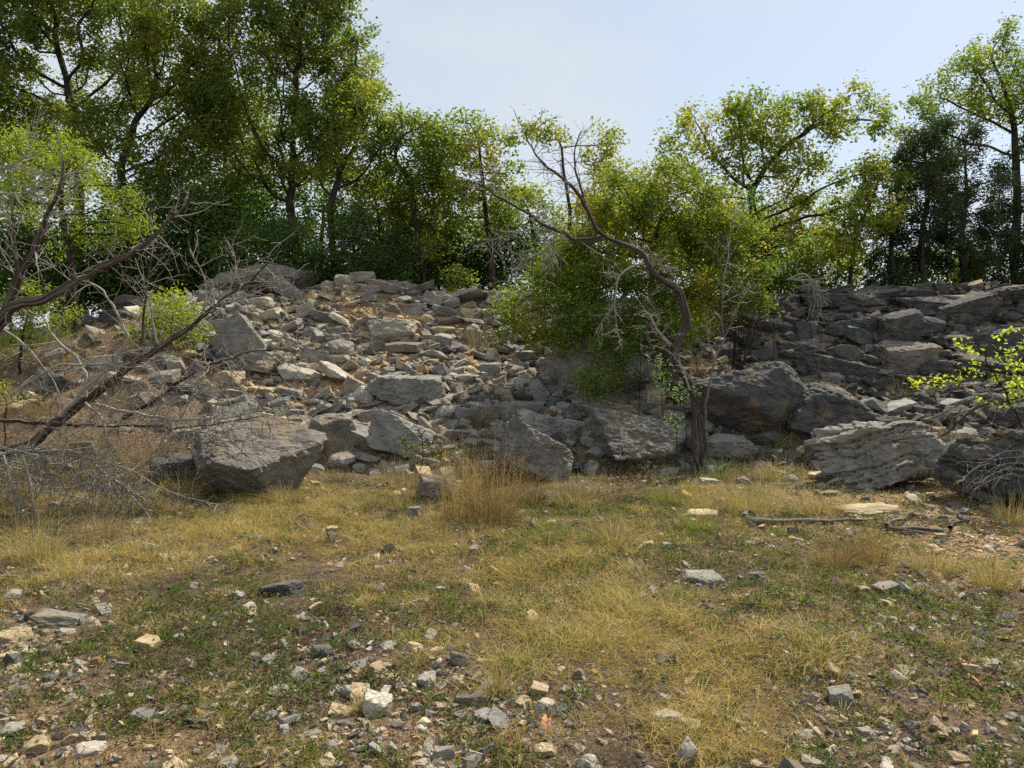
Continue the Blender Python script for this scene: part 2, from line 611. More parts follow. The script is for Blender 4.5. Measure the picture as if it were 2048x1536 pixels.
PROTO = []
prng = np.random.default_rng(5)
for k in range(30):
    Pv, Pf = cut_block(prng, int(prng.integers(4, 9)), (1, .9, .8), bevel=.05, sub=3, rough=prng.uniform(.03, .07), jit=prng.uniform(.05, .25))
    ext = Pv.max(0) - Pv.min(0)
    Pv = (Pv - (Pv.max(0) + Pv.min(0)) / 2) / ext       # unit box
    PROTO.append(mesh_data('rock', Pv, Pf, M_ROCK))
WORN = []
for k in range(16):
    Pv, Pf = rock_shape(4, prng, cuts=int(prng.integers(7, 13)), jit=prng.uniform(.15, .3), rough=prng.uniform(.05, .09), strata=(0, 0, 2)[k % 3], depth=.04, dims=(1, .9, .75), tight=(.72, 1.1))
    ext = Pv.max(0) - Pv.min(0)
    WORN.append(mesh_data('rock', (Pv - (Pv.max(0) + Pv.min(0)) / 2) / ext, Pf, M_ROCK))

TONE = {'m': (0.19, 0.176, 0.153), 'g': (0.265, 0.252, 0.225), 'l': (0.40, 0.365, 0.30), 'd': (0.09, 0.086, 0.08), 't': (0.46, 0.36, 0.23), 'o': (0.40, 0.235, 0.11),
        'b': (0.23, 0.20, 0.165), 'w': (0.46, 0.42, 0.34), 's': (0.105, 0.103, 0.099)}  # slate tone: dark weathered stone, deepened to stand in for right-bank shade
WORD = {'m': 'mid grey', 'g': 'grey', 'l': 'pale grey', 'd': 'dark grey', 't': 'tan', 'o': 'orange', 'b': 'brownish grey', 'w': 'whitish', 's': 'slate grey'}


def box_for(x0, x1, y0, y1, dfac=.8, tmin=.4, Yd=None):
    """real place and size of a rock standing where its foot meets the ground"""
    g = ground_hit((x0 + x1) / 2, y1 - 1)
    Yd = g[1] if Yd is None else Yd
    W = (x1 - x0) / F * Yd
    Hh = (y1 - y0) / F * Yd
    dr = nrm(raydir((x0 + x1) / 2, (y0 + y1) / 2))
    s, c = max(-dr[2], 0.0), math.sqrt(1 - dr[2] ** 2)
    Dp = W * dfac
    if Dp * s > .6 * Hh:
        Dp = .6 * Hh / s
    T = max((Hh - Dp * s) / c, tmin * Hh)
    cen = at((x0 + x1) / 2, (y0 + y1) / 2, Yd + Dp * .42)
    gz = float(Hbase(cen[0], cen[1]))
    top = cen[2] + T / 2
    bot = min(cen[2] - T / 2, gz - 0.03)
    if top - bot < .05: bot = top - .05
    cen[2] = (top + bot) / 2
    return cen, np.array([W, Dp, top - bot])


rocks = []          # (object, px, py, width px, tone, ratio)


def put_rock(e, rng, name='rock', group=None):
    x0, x1, y0, y1, tone = e[:5]
    roll = e[5] if len(e) > 5 else rng.normal(0, 6)
    cr, sr_ = abs(math.cos(rad(roll))), abs(math.sin(rad(roll)))
    cen, dim = box_for(x0, x1, y0, y1)
    dim = dim.copy()
    if sr_ > .2:        # the traced box holds a tilted slab: give the slab its own length and thickness
        Wd, Hd = dim[0], dim[2]
        Lg = min((Wd * cr - Hd * sr_) / max(cr * cr - sr_ * sr_, .25), Wd * 1.15)
        if Lg > .3 * Wd:
            dim[0] = Lg
            dim[2] = max(Hd * .45, (Hd - Lg * sr_) / cr)
    pool = WORN if rng.random() < (.8 if name == 'field_stone' else .3) else PROTO
    o = bpy.data.objects.new(name, pool[int(rng.integers(len(pool)))])
    o.location = cen
    o.scale = dim * (1.22 if name == 'rock' else 1.2)
    o.rotation_euler = (rng.normal(0, .08), rad(roll), rng.normal(0, .22) + rng.integers(2) * math.pi)
    if name == 'field_stone': o.location[2] -= dim[2] * .10
    t = np.array(TONE[tone]) * rng.uniform(.85, 1.15) + rng.normal(0, .006, 3)
    o.color = (*np.clip(t, .02, 1), 1)
    link(o)
    rocks.append((o, (x0 + x1) / 2, (y0 + y1) / 2, x1 - x0, tone, (x1 - x0) / max(1, y1 - y0), name))
    return o


def hero(name, label, box, tone, seed, strata=0, cuts=8, rough=.05, roll=0, yaw=0, pitch=0, dfac=.8, jit=.15, depth=.07, lev=6, tight=(.92, 1.25), Yd=None, cat='boulder', lift=0):
    rng = np.random.default_rng(seed)
    cen, dim = box_for(*box, dfac=dfac, Yd=Yd)
    Pv, Pf = rock_shape(lev, rng, cuts, jit, rough, strata, depth, dims=dim / 2 * 1.06, pn=2.0, tight=tight)
    o = mobj(name, Pv, Pf, M_ROCK)
    o.location = cen + np.array([0, 0, lift])
    o.rotation_euler = (rad(pitch), rad(roll), rad(yaw))
    o.color = (*TONE[tone], 1)
    tag(o, label, cat)
    return o

# ------------------------------------------------------------------ boulders, each shaped by itself
hero('boulder', 'tilted grey boulder with a brown undercut face at the foot of the bank', (388, 606, 806, 990), 'm', 11, cuts=7, rough=.06, roll=22, yaw=10, pitch=-60, dfac=.5, strata=2, depth=.04, lift=-.10)
hero('boulder', 'huge rounded grey boulder half under the leafy overhanging bush', (1082, 1318, 694, 806), 'g', 12, cuts=12, rough=.06, roll=2, yaw=12, pitch=-22, dfac=.8, tight=(.7, 1.0))
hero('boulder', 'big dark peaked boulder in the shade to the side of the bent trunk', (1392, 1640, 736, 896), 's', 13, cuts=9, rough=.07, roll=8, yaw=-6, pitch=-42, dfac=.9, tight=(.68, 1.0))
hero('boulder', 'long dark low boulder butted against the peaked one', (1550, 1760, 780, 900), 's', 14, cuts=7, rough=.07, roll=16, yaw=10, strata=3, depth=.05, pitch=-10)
hero('boulder', 'deeply layered grey boulder with crumpled ledges beside the dirt patch', (1655, 1885, 830, 980), 'g', 16, strata=8, cuts=10, rough=.13, roll=-20, yaw=-10, pitch=-24, depth=.15, dfac=.7, jit=.12, tight=(.66, .95))
hero('boulder', 'dark layered boulder behind the dead grey brush', (1890, 2110, 868, 1020), 's', 17, strata=7, cuts=8, rough=.12, roll=8, yaw=-10, pitch=-12, depth=.14, dfac=.7, tight=(.85, 1.15))
hero('boulder', 'broad pale grey slab boulder leaning at the foot of the bent tree', (1164, 1396, 826, 942), 'm', 18, cuts=10, rough=.07, roll=8, yaw=6, pitch=-14, tight=(.75,1.1))
hero('boulder', 'tilted flat grey slab sloping down behind the tall russet grass', (998, 1132, 862, 966), 'm', 19, cuts=5, rough=.045, roll=30, yaw=8, pitch=-18)
hero('boulder', 'thick grey block with a flat top and dark front in mid scree', (748, 894, 748, 812), 'g', 20, cuts=8, rough=.09, roll=5, yaw=-10, pitch=-4, strata=2, depth=.05)
hero('boulder', 'pale flat-topped tan slab lying in the orange gravel', (738, 824, 643, 690), 'l', 21, cuts=9, rough=.09, roll=3, yaw=10, pitch=-16)
hero('boulder', 'wide layered grey outcrop slab topping the bank against the trees', (402, 606, 532, 602), 'b', 22, strata=5, cuts=7, rough=.10, roll=-9, yaw=12, depth=.08, tight=(.7, 1.0))
hero('boulder', 'leaning grey wedge boulder above the shadowed slot', (442, 526, 648, 742), 'g', 23, cuts=7, rough=.05, roll=-36, yaw=10)
hero('boulder', 'brown slab with a dark gap beneath it under the leaning wedge', (432, 566, 700, 744), 'b', 24, cuts=6, rough=.05, roll=3, yaw=-8, dfac=.6)
hero('boulder', 'brownish grey boulder wedged next to the tilted undercut one', (627, 710, 824, 904), 'b', 25, cuts=8, rough=.05, roll=-16, yaw=20)
hero('boulder', 'grey slab boulder standing behind the small green weed', (760, 880, 842, 925), 'g', 26, cuts=6, rough=.05, roll=12, yaw=-8, pitch=-15)
hero('boulder', 'big dark overhanging boulder with a peaked top in the stone ledge', (1756, 1856, 626, 696), 's', 27, cuts=8, rough=.06, roll=-3, yaw=14, tight=(.75, 1.1))
hero('boulder', 'long slate slab slanting up through the ledge on the bank crest', (1866, 1984, 598, 656), 's', 28, cuts=5, rough=.06, roll=-20, yaw=-6, strata=3, depth=.05)
hero('boulder', 'reddish ledge of bedded rock below the dark overhanging boulder', (1762, 1860, 688, 754), 'b', 29, strata=5, cuts=5, rough=.07, roll=4, depth=.08, dfac=.6)
hero('boulder', 'rounded black boulder behind the yellow-leaved sapling', (1958, 2036, 806, 864), 'd', 30, cuts=8, rough=.05, roll=0)
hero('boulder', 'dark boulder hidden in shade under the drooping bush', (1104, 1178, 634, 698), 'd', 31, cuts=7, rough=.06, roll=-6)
hero('boulder', 'squared grey boulder leaning on its neighbour below the pale slabs', (1046, 1136, 828, 884), 'g', 32, cuts=8, rough=.05, roll=8)
hero('boulder', 'small square boulder poking out of the tall grass clump', (838, 912, 950, 1006), 'b', 33, cuts=7, rough=.07, roll=-3, strata=3, depth=.05)
hero('boulder', 'wide dark bedded slab under the crest stones by the cedars', (1548, 1660, 686, 722), 's', 34, strata=4, cuts=5, rough=.07, roll=6, depth=.07)
hero('boulder', 'low pale boulder buried beside the bent tree foot', (1408, 1512, 866, 930), 'g', 35, cuts=7, rough=.05, roll=5, pitch=-15)
hero('boulder', 'dark bedded rock step under the fractured crest stones', (1832, 1932, 718, 756), 's', 36, strata=4, cuts=5, rough=.06, roll=3, depth=.07)
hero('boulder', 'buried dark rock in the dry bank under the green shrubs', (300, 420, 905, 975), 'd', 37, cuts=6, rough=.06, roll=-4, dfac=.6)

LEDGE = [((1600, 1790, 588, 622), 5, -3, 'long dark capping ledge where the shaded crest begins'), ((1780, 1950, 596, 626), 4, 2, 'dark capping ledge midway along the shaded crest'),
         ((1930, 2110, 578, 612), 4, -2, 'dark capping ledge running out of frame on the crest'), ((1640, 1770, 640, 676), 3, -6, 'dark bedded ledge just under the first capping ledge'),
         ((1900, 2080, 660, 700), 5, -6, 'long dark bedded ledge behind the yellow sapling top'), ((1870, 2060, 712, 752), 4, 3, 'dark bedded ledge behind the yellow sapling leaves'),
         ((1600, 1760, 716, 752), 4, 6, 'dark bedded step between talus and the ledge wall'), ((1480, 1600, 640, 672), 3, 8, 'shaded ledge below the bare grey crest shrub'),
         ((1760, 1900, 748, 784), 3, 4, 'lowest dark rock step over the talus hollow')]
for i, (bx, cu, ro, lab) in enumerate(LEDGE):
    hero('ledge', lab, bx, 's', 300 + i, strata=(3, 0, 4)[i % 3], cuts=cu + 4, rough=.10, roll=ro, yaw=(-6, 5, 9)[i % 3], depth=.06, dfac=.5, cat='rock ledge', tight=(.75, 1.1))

# ------------------------------------------------------------------ loose rocks whose places are read off the bank (edges in pixels, colour, tilt)
SLOPE = '''890 976 580 613 l 14|884 918 594 620 g 20|863 911 609 635 g 12|921 952 606 623 t 10|920 949 616 640 t 12|957 979 616 637 t -12|839 873 630 647 t -5
875 921 632 655 b 14|921 976 633 652 g -12|976 1013 637 660 g -25|993 1024 587 613 l 4|969 1003 592 620 g 20|867 908 654 674 t 5|867 908 669 695 g 5|928 962 654 685 g -30
743 808 556 590 b 18|812 867 563 592 b 22|706 747 546 568 l 4|673 708 551 573 l -6|620 646 544 567 l 0|843 884 585 620 g -20|815 850 580 596 b 10|655 680 553 570 g 8
661 703 626 655 l 28|600 624 603 637 l -75|726 740 659 681 w 70|658 706 674 715 g -30|737 771 684 705 b 10|771 846 686 707 b 2|853 880 685 705 g 25|839 894 702 719 l 8
901 935 717 739 l -25|914 955 749 770 l 5|993 1024 777 804 l 0|894 928 780 807 g -15|689 718 758 790 l -60|713 740 770 811 l -60|689 720 718 744 b 20|890 918 838 862 g 15
1030 1087 801 819 g 5|1044 1082 760 790 g -35|1058 1092 766 800 g -45|1102 1133 866 903 s 60|1133 1154 830 874 l 80|1154 1206 838 857 g 2|1167 1222 806 821 b 4|1225 1263 809 831 t -5
1085 1143 797 819 s 10|967 1013 807 838 g -10|935 980 802 820 g -6|689 757 845 896 g -22|631 720 900 944 g 10|600 638 842 893 g 30|798 836 804 833 g 30|778 832 821 849 g 22
870 901 794 825 b 25|836 863 821 842 b 30|955 1000 876 893 g 3|1010 1044 726 760 g -30|863 897 726 760 g 30|791 822 722 743 t 15|640 716 724 772 l 26|1597 1650 565 599 s -12
1610 1690 576 606 s -14|1690 1781 582 604 s -3|1619 1675 599 618 s 8|1817 1860 578 600 s 6|1873 1938 592 604 g 2|1978 2018 590 621 s 20|1993 2060 573 600 s 8|2021 2062 600 617 s 0
1724 1761 637 668 s 5|1836 1885 630 668 s 20|1703 1729 646 702 s 65|1591 1641 644 674 s 5|1641 1687 646 668 s -12|1650 1703 632 652 s -4|1721 1752 688 705 b -10|1746 1789 736 759 g -14
1709 1740 729 751 g -5|1656 1724 689 736 s 14|1724 1771 708 736 s 16|1752 1817 797 831 g 16|1724 1777 791 834 g -24|1927 1953 630 646 g -5|1466 1512 667 701 s 25|1531 1611 690 718 g 8
1432 1457 713 726 t 8|1540 1559 655 667 b 10|1293 1330 778 825 t -10|1435 1463 856 868 g 10|1571 1616 888 926 t 45|1608 1650 896 916 b -14|780 830 806 826 l -18|556 640 736 768 l -10
505 552 560 592 l -30|545 600 556 600 b -35|500 540 596 620 l 8|560 600 640 668 g 30|605 645 655 678 g 6|520 560 620 640 l -10|470 505 640 662 g 5|425 455 640 662 g -10
575 610 690 712 g -20|610 655 700 726 g 10|650 690 655 670 g 4|680 720 600 620 l 12|640 672 585 603 l 20|720 756 590 606 g -8|760 800 612 628 g 5|800 838 640 660 g 14
560 620 770 800 g -14|620 664 772 802 b 20|655 692 800 832 g 34|500 548 772 792 t 6|440 480 776 794 g 3|540 580 796 816 g -8|900 944 684 706 g 12|940 984 700 722 g 18
984 1030 690 712 b -14|1030 1070 700 726 g 8|1044 1094 686 706 t 3|1024 1064 668 690 g -18|1076 1100 716 744 g 40|960 1000 726 748 g 4|930 966 772 794 g -22|860 896 766 788 g 6
800 842 780 800 b -6|846 880 856 884 g 12|900 950 858 882 g -6|948 992 836 860 g 16|1000 1044 840 866 s -10|1014 1052 876 900 s 12|880 916 890 914 g 8|924 968 896 920 s -8
966 1004 906 930 s 6|716 760 902 930 g -14|1200 1250 838 860 s 6|1240 1290 826 848 s -6|1262 1310 800 822 b 6|1330 1366 818 850 g -14|1352 1390 850 880 g 12|1300 1340 850 872 s 4
1420 1470 690 714 s 8|1500 1545 700 722 s -8|1490 1530 726 746 g 4|1612 1650 724 748 s 8|1640 1680 744 766 g -4|1600 1640 756 776 g 10|1690 1730 752 774 s -14|1780 1822 760 782 s 4
1836 1880 772 796 g 8|1880 1920 800 822 g -8|1830 1868 812 838 s 6|1920 1962 764 786 s 2|1940 1980 740 760 s -6|1980 2030 720 746 s 6|1938 1990 690 712 s 2|1990 2046 680 704 s -4
1890 1936 672 692 s 6|1940 1984 656 674 g -6|1990 2040 650 670 s 4|1990 2040 626 646 s 8|1780 1820 596 612 s 0|1840 1876 606 622 s -8|1730 1770 612 630 s 12|1770 1812 616 632 s 3
1680 1720 612 630 s 6|1560 1598 606 626 s -6|1566 1600 632 654 s 12|1520 1560 640 660 b -10|1560 1594 664 684 s 4|1860 1900 700 718 s -4|1690 1726 668 690 s 20|1640 1668 672 690 b 8
1676 1720 790 812 g -12|1640 1676 806 828 g 8|1700 1740 826 850 s 14|1840 1890 850 872 b 4|1900 1950 856 880 g 6|300 345 628 660 d 0|210 262 622 650 d 4|110 170 600 626 d -4
130 190 632 660 d 6|240 290 596 622 d -8|250 300 700 724 b 4|180 240 712 738 l -6|200 250 744 766 t 4|300 352 742 766 g 8|352 396 700 722 t -10|380 430 668 690 g 4
330 372 790 812 g -8|262 306 786 812 g 6|300 345 838 862 b -4|356 398 856 880 g 6|220 262 850 872 b 5|150 196 880 904 b -6|80 130 760 786 b 4|20 70 800 826 t -4'''
slope_list = []
for q in SLOPE.replace('\n', '|').split('|'):
    a = q.split()
    slope_list.append((float(a[0]), float(a[1]), float(a[2]), float(a[3]), a[4], float(a[5])))
rr_ = np.random.default_rng(77)
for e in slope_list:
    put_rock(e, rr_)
# more of the middling rocks that fill the bank between them
n_fill = 292 - len(slope_list)
taken = [((a[0] + a[1]) / 2, (a[2] + a[3]) / 2, (a[1] - a[0]) / 2) for a in slope_list]
tries = 0
while n_fill > 0 and tries < 20000:
    tries += 1
    px = rr_.uniform(430, 2040)
    top = np.interp(px, _cp[:, 0], _cp[:, 1]) - 6
    py = rr_.uniform(top, 930)
    wd = rr_.uniform(26, 64) * (0.8 + (py - 550) / 900)
    if any(abs(px - a) < (c + wd / 2) * .62 and abs(py - b) < (c + wd / 2) * .42 for a, b, c in taken):
        continue
    if 1140 < px < 1320 and py > 700 and py < 800: continue
    hh = wd * rr_.uniform(.34, .62)
    tone = 's' if px > 1420 else ('g', 'l', 'g', 'b', 't', 'g')[int(rr_.integers(6))] if px < 960 else ('g', 's', 'b')[int(rr_.integers(3))]  # right-bank rocks all take the slate tone, weathering and painted shade together
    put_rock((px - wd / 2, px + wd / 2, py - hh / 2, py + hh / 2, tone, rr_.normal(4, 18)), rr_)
    taken.append((px, py, wd / 2))
    n_fill -= 1

FIELD = '''76 158 1213 1259 b 6|0 63 1250 1290 t -4|-4 36 1299 1318 t -6|-2 42 1326 1352 t -6|278 318 1270 1303 t -3|532 605 1150 1196 s 6|622 670 1284 1320 s -6|366 391 1314 1339 g 20
641 660 1244 1263 w 30|616 648 1198 1224 t 20|84 116 1343 1368 s 10|22 58 1370 1392 g -4|200 231 1381 1404 g -5|225 244 1406 1427 t 40|204 226 1410 1428 t 5|265 305 1413 1442 g -25
378 416 1383 1404 w -5|534 580 1364 1406 g -25|584 612 1349 1371 s -8|576 597 1406 1423 w 5|404 431 1419 1440 w 10|51 101 1471 1507 t -12|0 50 1442 1480 g -12|109 134 1495 1518 s -20
147 210 1480 1522 l -14|439 484 1507 1536 g -14|313 378 1516 1548 t -8|680 726 1358 1400 l 30|730 781 1377 1429 w -3|659 703 1404 1434 t -25|705 764 1312 1345 g -6|762 804 1343 1370 t -2
737 758 1347 1368 g 5|833 877 1335 1381 g -25|859 884 1290 1308 t 10|859 886 1308 1339 l 50|943 981 1333 1375 t 25|924 951 1339 1370 s 20|917 985 1375 1408 b 3|1065 1113 1393 1438 l 5
1107 1144 1404 1442 s 30|1077 1136 1429 1474 o 26|1111 1149 1381 1408 s 20|943 972 1454 1482 l -10|981 1010 1461 1482 l 8|867 896 1461 1492 b 45|772 795 1482 1505 w 15|867 896 1433 1450 l 10
1153 1210 1497 1548 l 6|941 966 1515 1536 l -10|1264 1300 1429 1450 s 3|1300 1364 1412 1452 l 4|1041 1079 1219 1242 t 4|1222 1252 1230 1259 o -20|737 772 1165 1185 s 8|684 714 1204 1223 g -10
697 724 1242 1263 s 20|814 844 1007 1034 b 20|1056 1081 1032 1061 b -60|1090 1117 1038 1057 l 10|1365 1445 1135 1166 g 5|1489 1534 1136 1165 b 5|1754 1795 1160 1194 b -8|1808 1830 1175 1194 b 4
1696 1716 1223 1235 t 8|1580 1609 1252 1272 d 10|1451 1474 1330 1353 s 22|1310 1352 1298 1336 s 20|1654 1708 1361 1413 g 38|1617 1650 1378 1397 l -4|1855 1901 1332 1357 d 14|1750 1795 1407 1430 t -5
1754 1795 1430 1467 l 30|1714 1750 1450 1484 l 8|1580 1636 1457 1484 g 14|1360 1408 1434 1463 l 6|1345 1402 1467 1540 w 55|1890 1923 1450 1471 l 4|1915 1950 1494 1517 s 12|1836 1865 1480 1508 s 45
1780 1814 1366 1382 b 3|1679 1778 1001 1034 t 3|1720 1741 989 1003 s -20|1402 1433 954 972 l 10|1799 1824 1121 1136 s 6|1464 1526 1072 1092 b 4|1360 1383 979 997 o 30|1376 1432 1016 1042 t 12
1790 1840 960 974 s 12|1812 1842 986 1004 l 14|1850 1884 1008 1024 b -8|1900 1940 1000 1020 b 6|1620 1664 940 962 t -4|1560 1600 948 964 g 5|1470 1500 950 968 b 4|1640 1680 978 992 b 6
1960 1990 1088 1106 l 10|1900 1930 1176 1190 b 20|2000 2040 1156 1172 b 4|1992 2030 1240 1258 s 6|1942 1970 1284 1304 s 12|1900 1920 1240 1256 s 20|1860 1890 1246 1264 t 3|1480 1520 1300 1318 b 10
1500 1536 1482 1506 g 4|1440 1470 1500 1526 b -8|1556 1590 1510 1534 b 6|1660 1696 1506 1530 b -6|1760 1800 1510 1536 l 12|1982 2030 1512 1540 b 4|1960 1996 1370 1392 s -4|2010 2046 1420 1444 b 6
1230 1262 1480 1502 l 6|1020 1050 1508 1530 t 10|826 858 1512 1536 l -6|690 726 1520 1544 l 4|604 640 1452 1474 g 4|556 584 1470 1490 s 10|500 530 1440 1458 g -6|470 498 1404 1422 b 8
448 474 1352 1370 s 4|416 440 1310 1328 g 10|490 520 1300 1318 g -6|540 566 1316 1334 s 6|350 376 1262 1280 w -6|250 276 1470 1490 g 4|150 180 1420 1440 g 6|110 140 1400 1420 b 4
60 92 1408 1428 g -6|170 196 1340 1356 s 4|230 256 1320 1338 g 6|330 356 1344 1362 b -6|640 664 1500 1520 w 6|560 590 1516 1536 b 4|1180 1206 1420 1440 g 6|1200 1226 1340 1356 s 6
820 846 1402 1420 g 6|796 820 1440 1458 b -6|900 926 1240 1258 g 4|1130 1156 1300 1316 b 6|1000 1024 1186 1204 t -30|960 984 1226 1244 s 10|870 894 1170 1186 g 6|600 624 1230 1246 b 6
1700 1726 1300 1318 s 6|1620 1646 1300 1316 s 4|1780 1806 1290 1308 b 8|1660 1684 1190 1206 b 4|1560 1586 1190 1206 g -4|1980 2004 1330 1348 s 6|1110 1136 1478 1496 l 6|730 752 1450 1466 w 4'''
n_slope = len(rocks)
for q in FIELD.replace('\n', '|').split('|'):
    a = q.split()
    put_rock((float(a[0]), float(a[1]), float(a[2]), float(a[3]), a[4], float(a[5]) * .6), rr_, 'field_stone')

# a label for each loose rock: its look, and where it lies from something one can find
MARKS = [(515, 890, 'the tilted undercut boulder'), (1200, 750, 'the huge boulder under the bush'), (1500, 815, 'the dark peaked boulder'),
         (1640, 845, 'the long low dark boulder'), (1766, 905, 'the deeply layered boulder'), (1985, 940, 'the layered boulder in brush'),
         (1280, 885, 'the broad slab by the bent trunk'), (1065, 910, 'the slab behind the russet grass'), (820, 778, 'the flat-topped thick block'),
         (780, 666, 'the pale slab in orange gravel'), (498, 575, 'the crest outcrop slab'), (484, 695, 'the leaning wedge boulder'),
         (668, 864, 'the brownish wedged boulder'), (820, 885, 'the green weed slab'), (1806, 660, 'the dark overhanging boulder'),
         (1925, 625, 'the slanting slate slab'), (1810, 720, 'the reddish bedded ledge'), (1997, 835, 'the black boulder by the sapling'),
         (1140, 665, 'the boulder under the drooping bush'), (1385, 720, 'the bent tree trunk'), (1604, 704, 'the dark bedded slab'),
         (340, 640, 'the bright green shrub'), (940, 610, 'the dry-stacked crest rocks'), (232, 760, 'the long dead trunk'),
         (700, 760, 'the small scree hollow'), (1000, 960, 'the tall russet grass clump'), (1620, 1045, 'the fallen grey branch'),
         (568, 1173, 'the lone slate stone'), (1405, 1150, 'the flat stone in the weeds'), (1106, 1450, 'the rusty orange stone'),
         (755, 1403, 'the whitish square stone'), (962, 1353, 'the bright tan stone'), (178, 1500, 'the pale stone in the corner gravel'),
         (1680, 1387, 'the big wedge-shaped field stone'), (1060, 1230, 'the tan stone in golden grass'), (298, 1287, 'the upright tan stone'),
         (646, 1301, 'the split slate stone'), (30, 1270, 'the stack of tan stones'), (1373, 1504, 'the long whitish stone'),
         (1876, 1345, 'the dark stone in the weeds'), (1728, 1018, 'the wide tan slab in dirt'), (1331, 1317, 'the slate stone in gold grass')]
SIZE_S = [(26, 'small'), (42, 'middling'), (62, 'large'), (999, 'very large')]
seen = {}
order = sorted(range(len(rocks)), key=lambda i: rocks[i][1])
info = []
for i, (o, px, py, wd, tone, ratio, nm) in enumerate(rocks):
    dist = [(math.hypot(px - a, (py - b) * 1.3), a, b, s) for a, b, s in MARKS]
    dist = [d for d in dist if d[0] > 14]
    d, a, b, s = min(dist)
    dx, dy = px - a, (py - b) * 1.3
    if abs(dy) > 2.0 * abs(dx): rel = 'above' if dy < 0 else 'below'
    elif abs(dx) > 2.0 * abs(dy): rel = 'left of' if dx < 0 else 'right of'
    else: rel = ('upper' if dy < 0 else 'lower') + (' left of' if dx < 0 else ' right of')
    size = next(t for lim, t in SIZE_S if wd < lim * (1 if nm == 'rock' else .95))
    tilt = abs(math.degrees(o.rotation_euler[1]))
    shape = ('flat' if ratio > 2.1 else 'slabby' if ratio > 1.5 else 'chunky')
    if tilt > 45: shape = 'upended'
    elif tilt > 19: shape = 'tilted ' + ('flat' if ratio > 1.5 else 'chunky')
    info.append((f'{size} {WORD[tone]} {shape} {"rock" if nm == "rock" else "stone"} {rel} {s}', d, i))
by = {}
for l, d, i in info:
    by.setdefault(l, []).append((d, i))
ORD = ['', ', second one out', ', third one out', ', fourth one out', ', fifth one out', ', sixth one out', ', seventh one out']
for l, v in by.items():
    for k, (d, i) in enumerate(sorted(v)):
        lab = l + ORD[min(k, 6)]
        if len(lab.replace(',', ' ').split()) > 16:
            lab = lab.replace(' one out', ' out')
        tag(rocks[i][0], lab, 'rock' if rocks[i][6] == 'rock' else 'stone', 'loose rocks of the rubble bank' if rocks[i][6] == 'rock' else 'loose stones in the field')

FOOT = []
for o in C.objects:
    if o.get('category') in ('rock', 'stone', 'boulder', 'rock ledge'):
        if o.get('category') in ('rock', 'stone'):
            hw, hd = o.scale[0] * .5, o.scale[1] * .5
        else:
            c_ = np.array([v.co[:] for v in o.data.vertices][::37])
            hw, hd = (c_[:, 0].max() - c_[:, 0].min()) * .42, (c_[:, 1].max() - c_[:, 1].min()) * .42
        FOOT.append((o.location[0], o.location[1], hw, hd))

# ------------------------------------------------------------------ rubble and gravel nobody could count
def merge_chips(name, n, lev, size, pos_fn, col_fn, label, seed, flat=(.35, .8)):
    rng = np.random.default_rng(seed)
    variants = []
    VF = []
    while len(VF) < 14:
        Pv, Pf = cut_block(rng, 6 if lev > 1 else 4, (1, 1, 1), rough=.05 if lev > 1 else 0, jit=.3, bevel=.10 if lev > 1 else 0)
        VF.append((Pv, Pf))
    nv = max(len(a) for a, b in VF)
    nf = max(len(b) for a, b in VF)
    # same length for all, the spare entries repeating the last vertex and triangle of the block
    variants = [np.concatenate([a, np.repeat(a[-1:], nv - len(a), 0)]) for a, b in VF]
    nfk = [len(b) for a, b in VF]
    facs = [b for a, b in VF]
    X, Y = pos_fn(rng, n)
    # none where a placed rock already lies
    S = size(rng, X, Y)
    ok = np.ones(len(X), bool)
    for (cx, cy, hw, hd) in FOOT:
        ok &= ~((np.abs(X - cx) < hw * .72) & (Y > cy - hd * .95 - S * .45) & (Y < cy + hd * .5))
    X, Y, S = X[ok], Y[ok], S[ok]
    n = len(X)
    Z = Hgt(X, Y)
    A = rng.uniform(0, 2 * np.pi, n)
    dims = np.stack([S * rng.uniform(.8, 1.5, n), S * rng.uniform(.6, 1.1, n), S * rng.uniform(*flat, n)], 1) * .5
    tx, ty = rng.normal(0, .28, n), rng.normal(0, .28, n)
    Z = Z + dims[:, 2] * rng.uniform(-.35, .6 if 'field' in name else .9, n)
    idx = rng.integers(0, 14, n)
    VV = np.array(variants)[idx] * dims[:, None, :]
    ca, sa = np.cos(A)[:, None], np.sin(A)[:, None]
    x = VV[..., 0] * ca - VV[..., 1] * sa
    y = VV[..., 0] * sa + VV[..., 1] * ca
    z = VV[..., 2] + x * tx[:, None] + y * ty[:, None]
    VV = np.stack([x + X[:, None], y + Y[:, None], z + Z[:, None]], -1).reshape(-1, 3)
    FF = np.concatenate([(facs[k][None] + (np.nonzero(idx == k)[0] * nv)[:, None, None]).reshape(-1, 3) for k in range(14)])
    cc = np.repeat(col_fn(rng, X, Y), nv, 0)
    o = mobj(name, VV, FF, M_CHIP, col=cc)
    tag(o, label, kind='stuff')
    return o


def tone_pick(rng, X, Y):
    n = len(X)
    base = np.array([TONE['g'], TONE['l'], TONE['s'], TONE['t'], TONE['b'], TONE['o']])
    oran = np.clip(patch(X, Y, ORANGE), 0, 1)
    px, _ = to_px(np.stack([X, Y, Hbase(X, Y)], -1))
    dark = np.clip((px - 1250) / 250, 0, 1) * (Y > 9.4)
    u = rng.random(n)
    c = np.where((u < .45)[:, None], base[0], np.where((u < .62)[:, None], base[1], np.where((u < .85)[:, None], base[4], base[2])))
    c = c * (1 - dark[:, None] * .60)  # right-bank chips darkened: weathered stone, plus tree shade put into the colour
    tanm = rng.random(n) < (.06 + .22 * (Y < 9) + .40 * oran) * (1 - .6 * dark)
    c = np.where(tanm[:, None], np.where((rng.random(n) < .10)[:, None], base[5], base[3]), c)
    return c * rng.uniform(.75, 1.25, (n, 1))


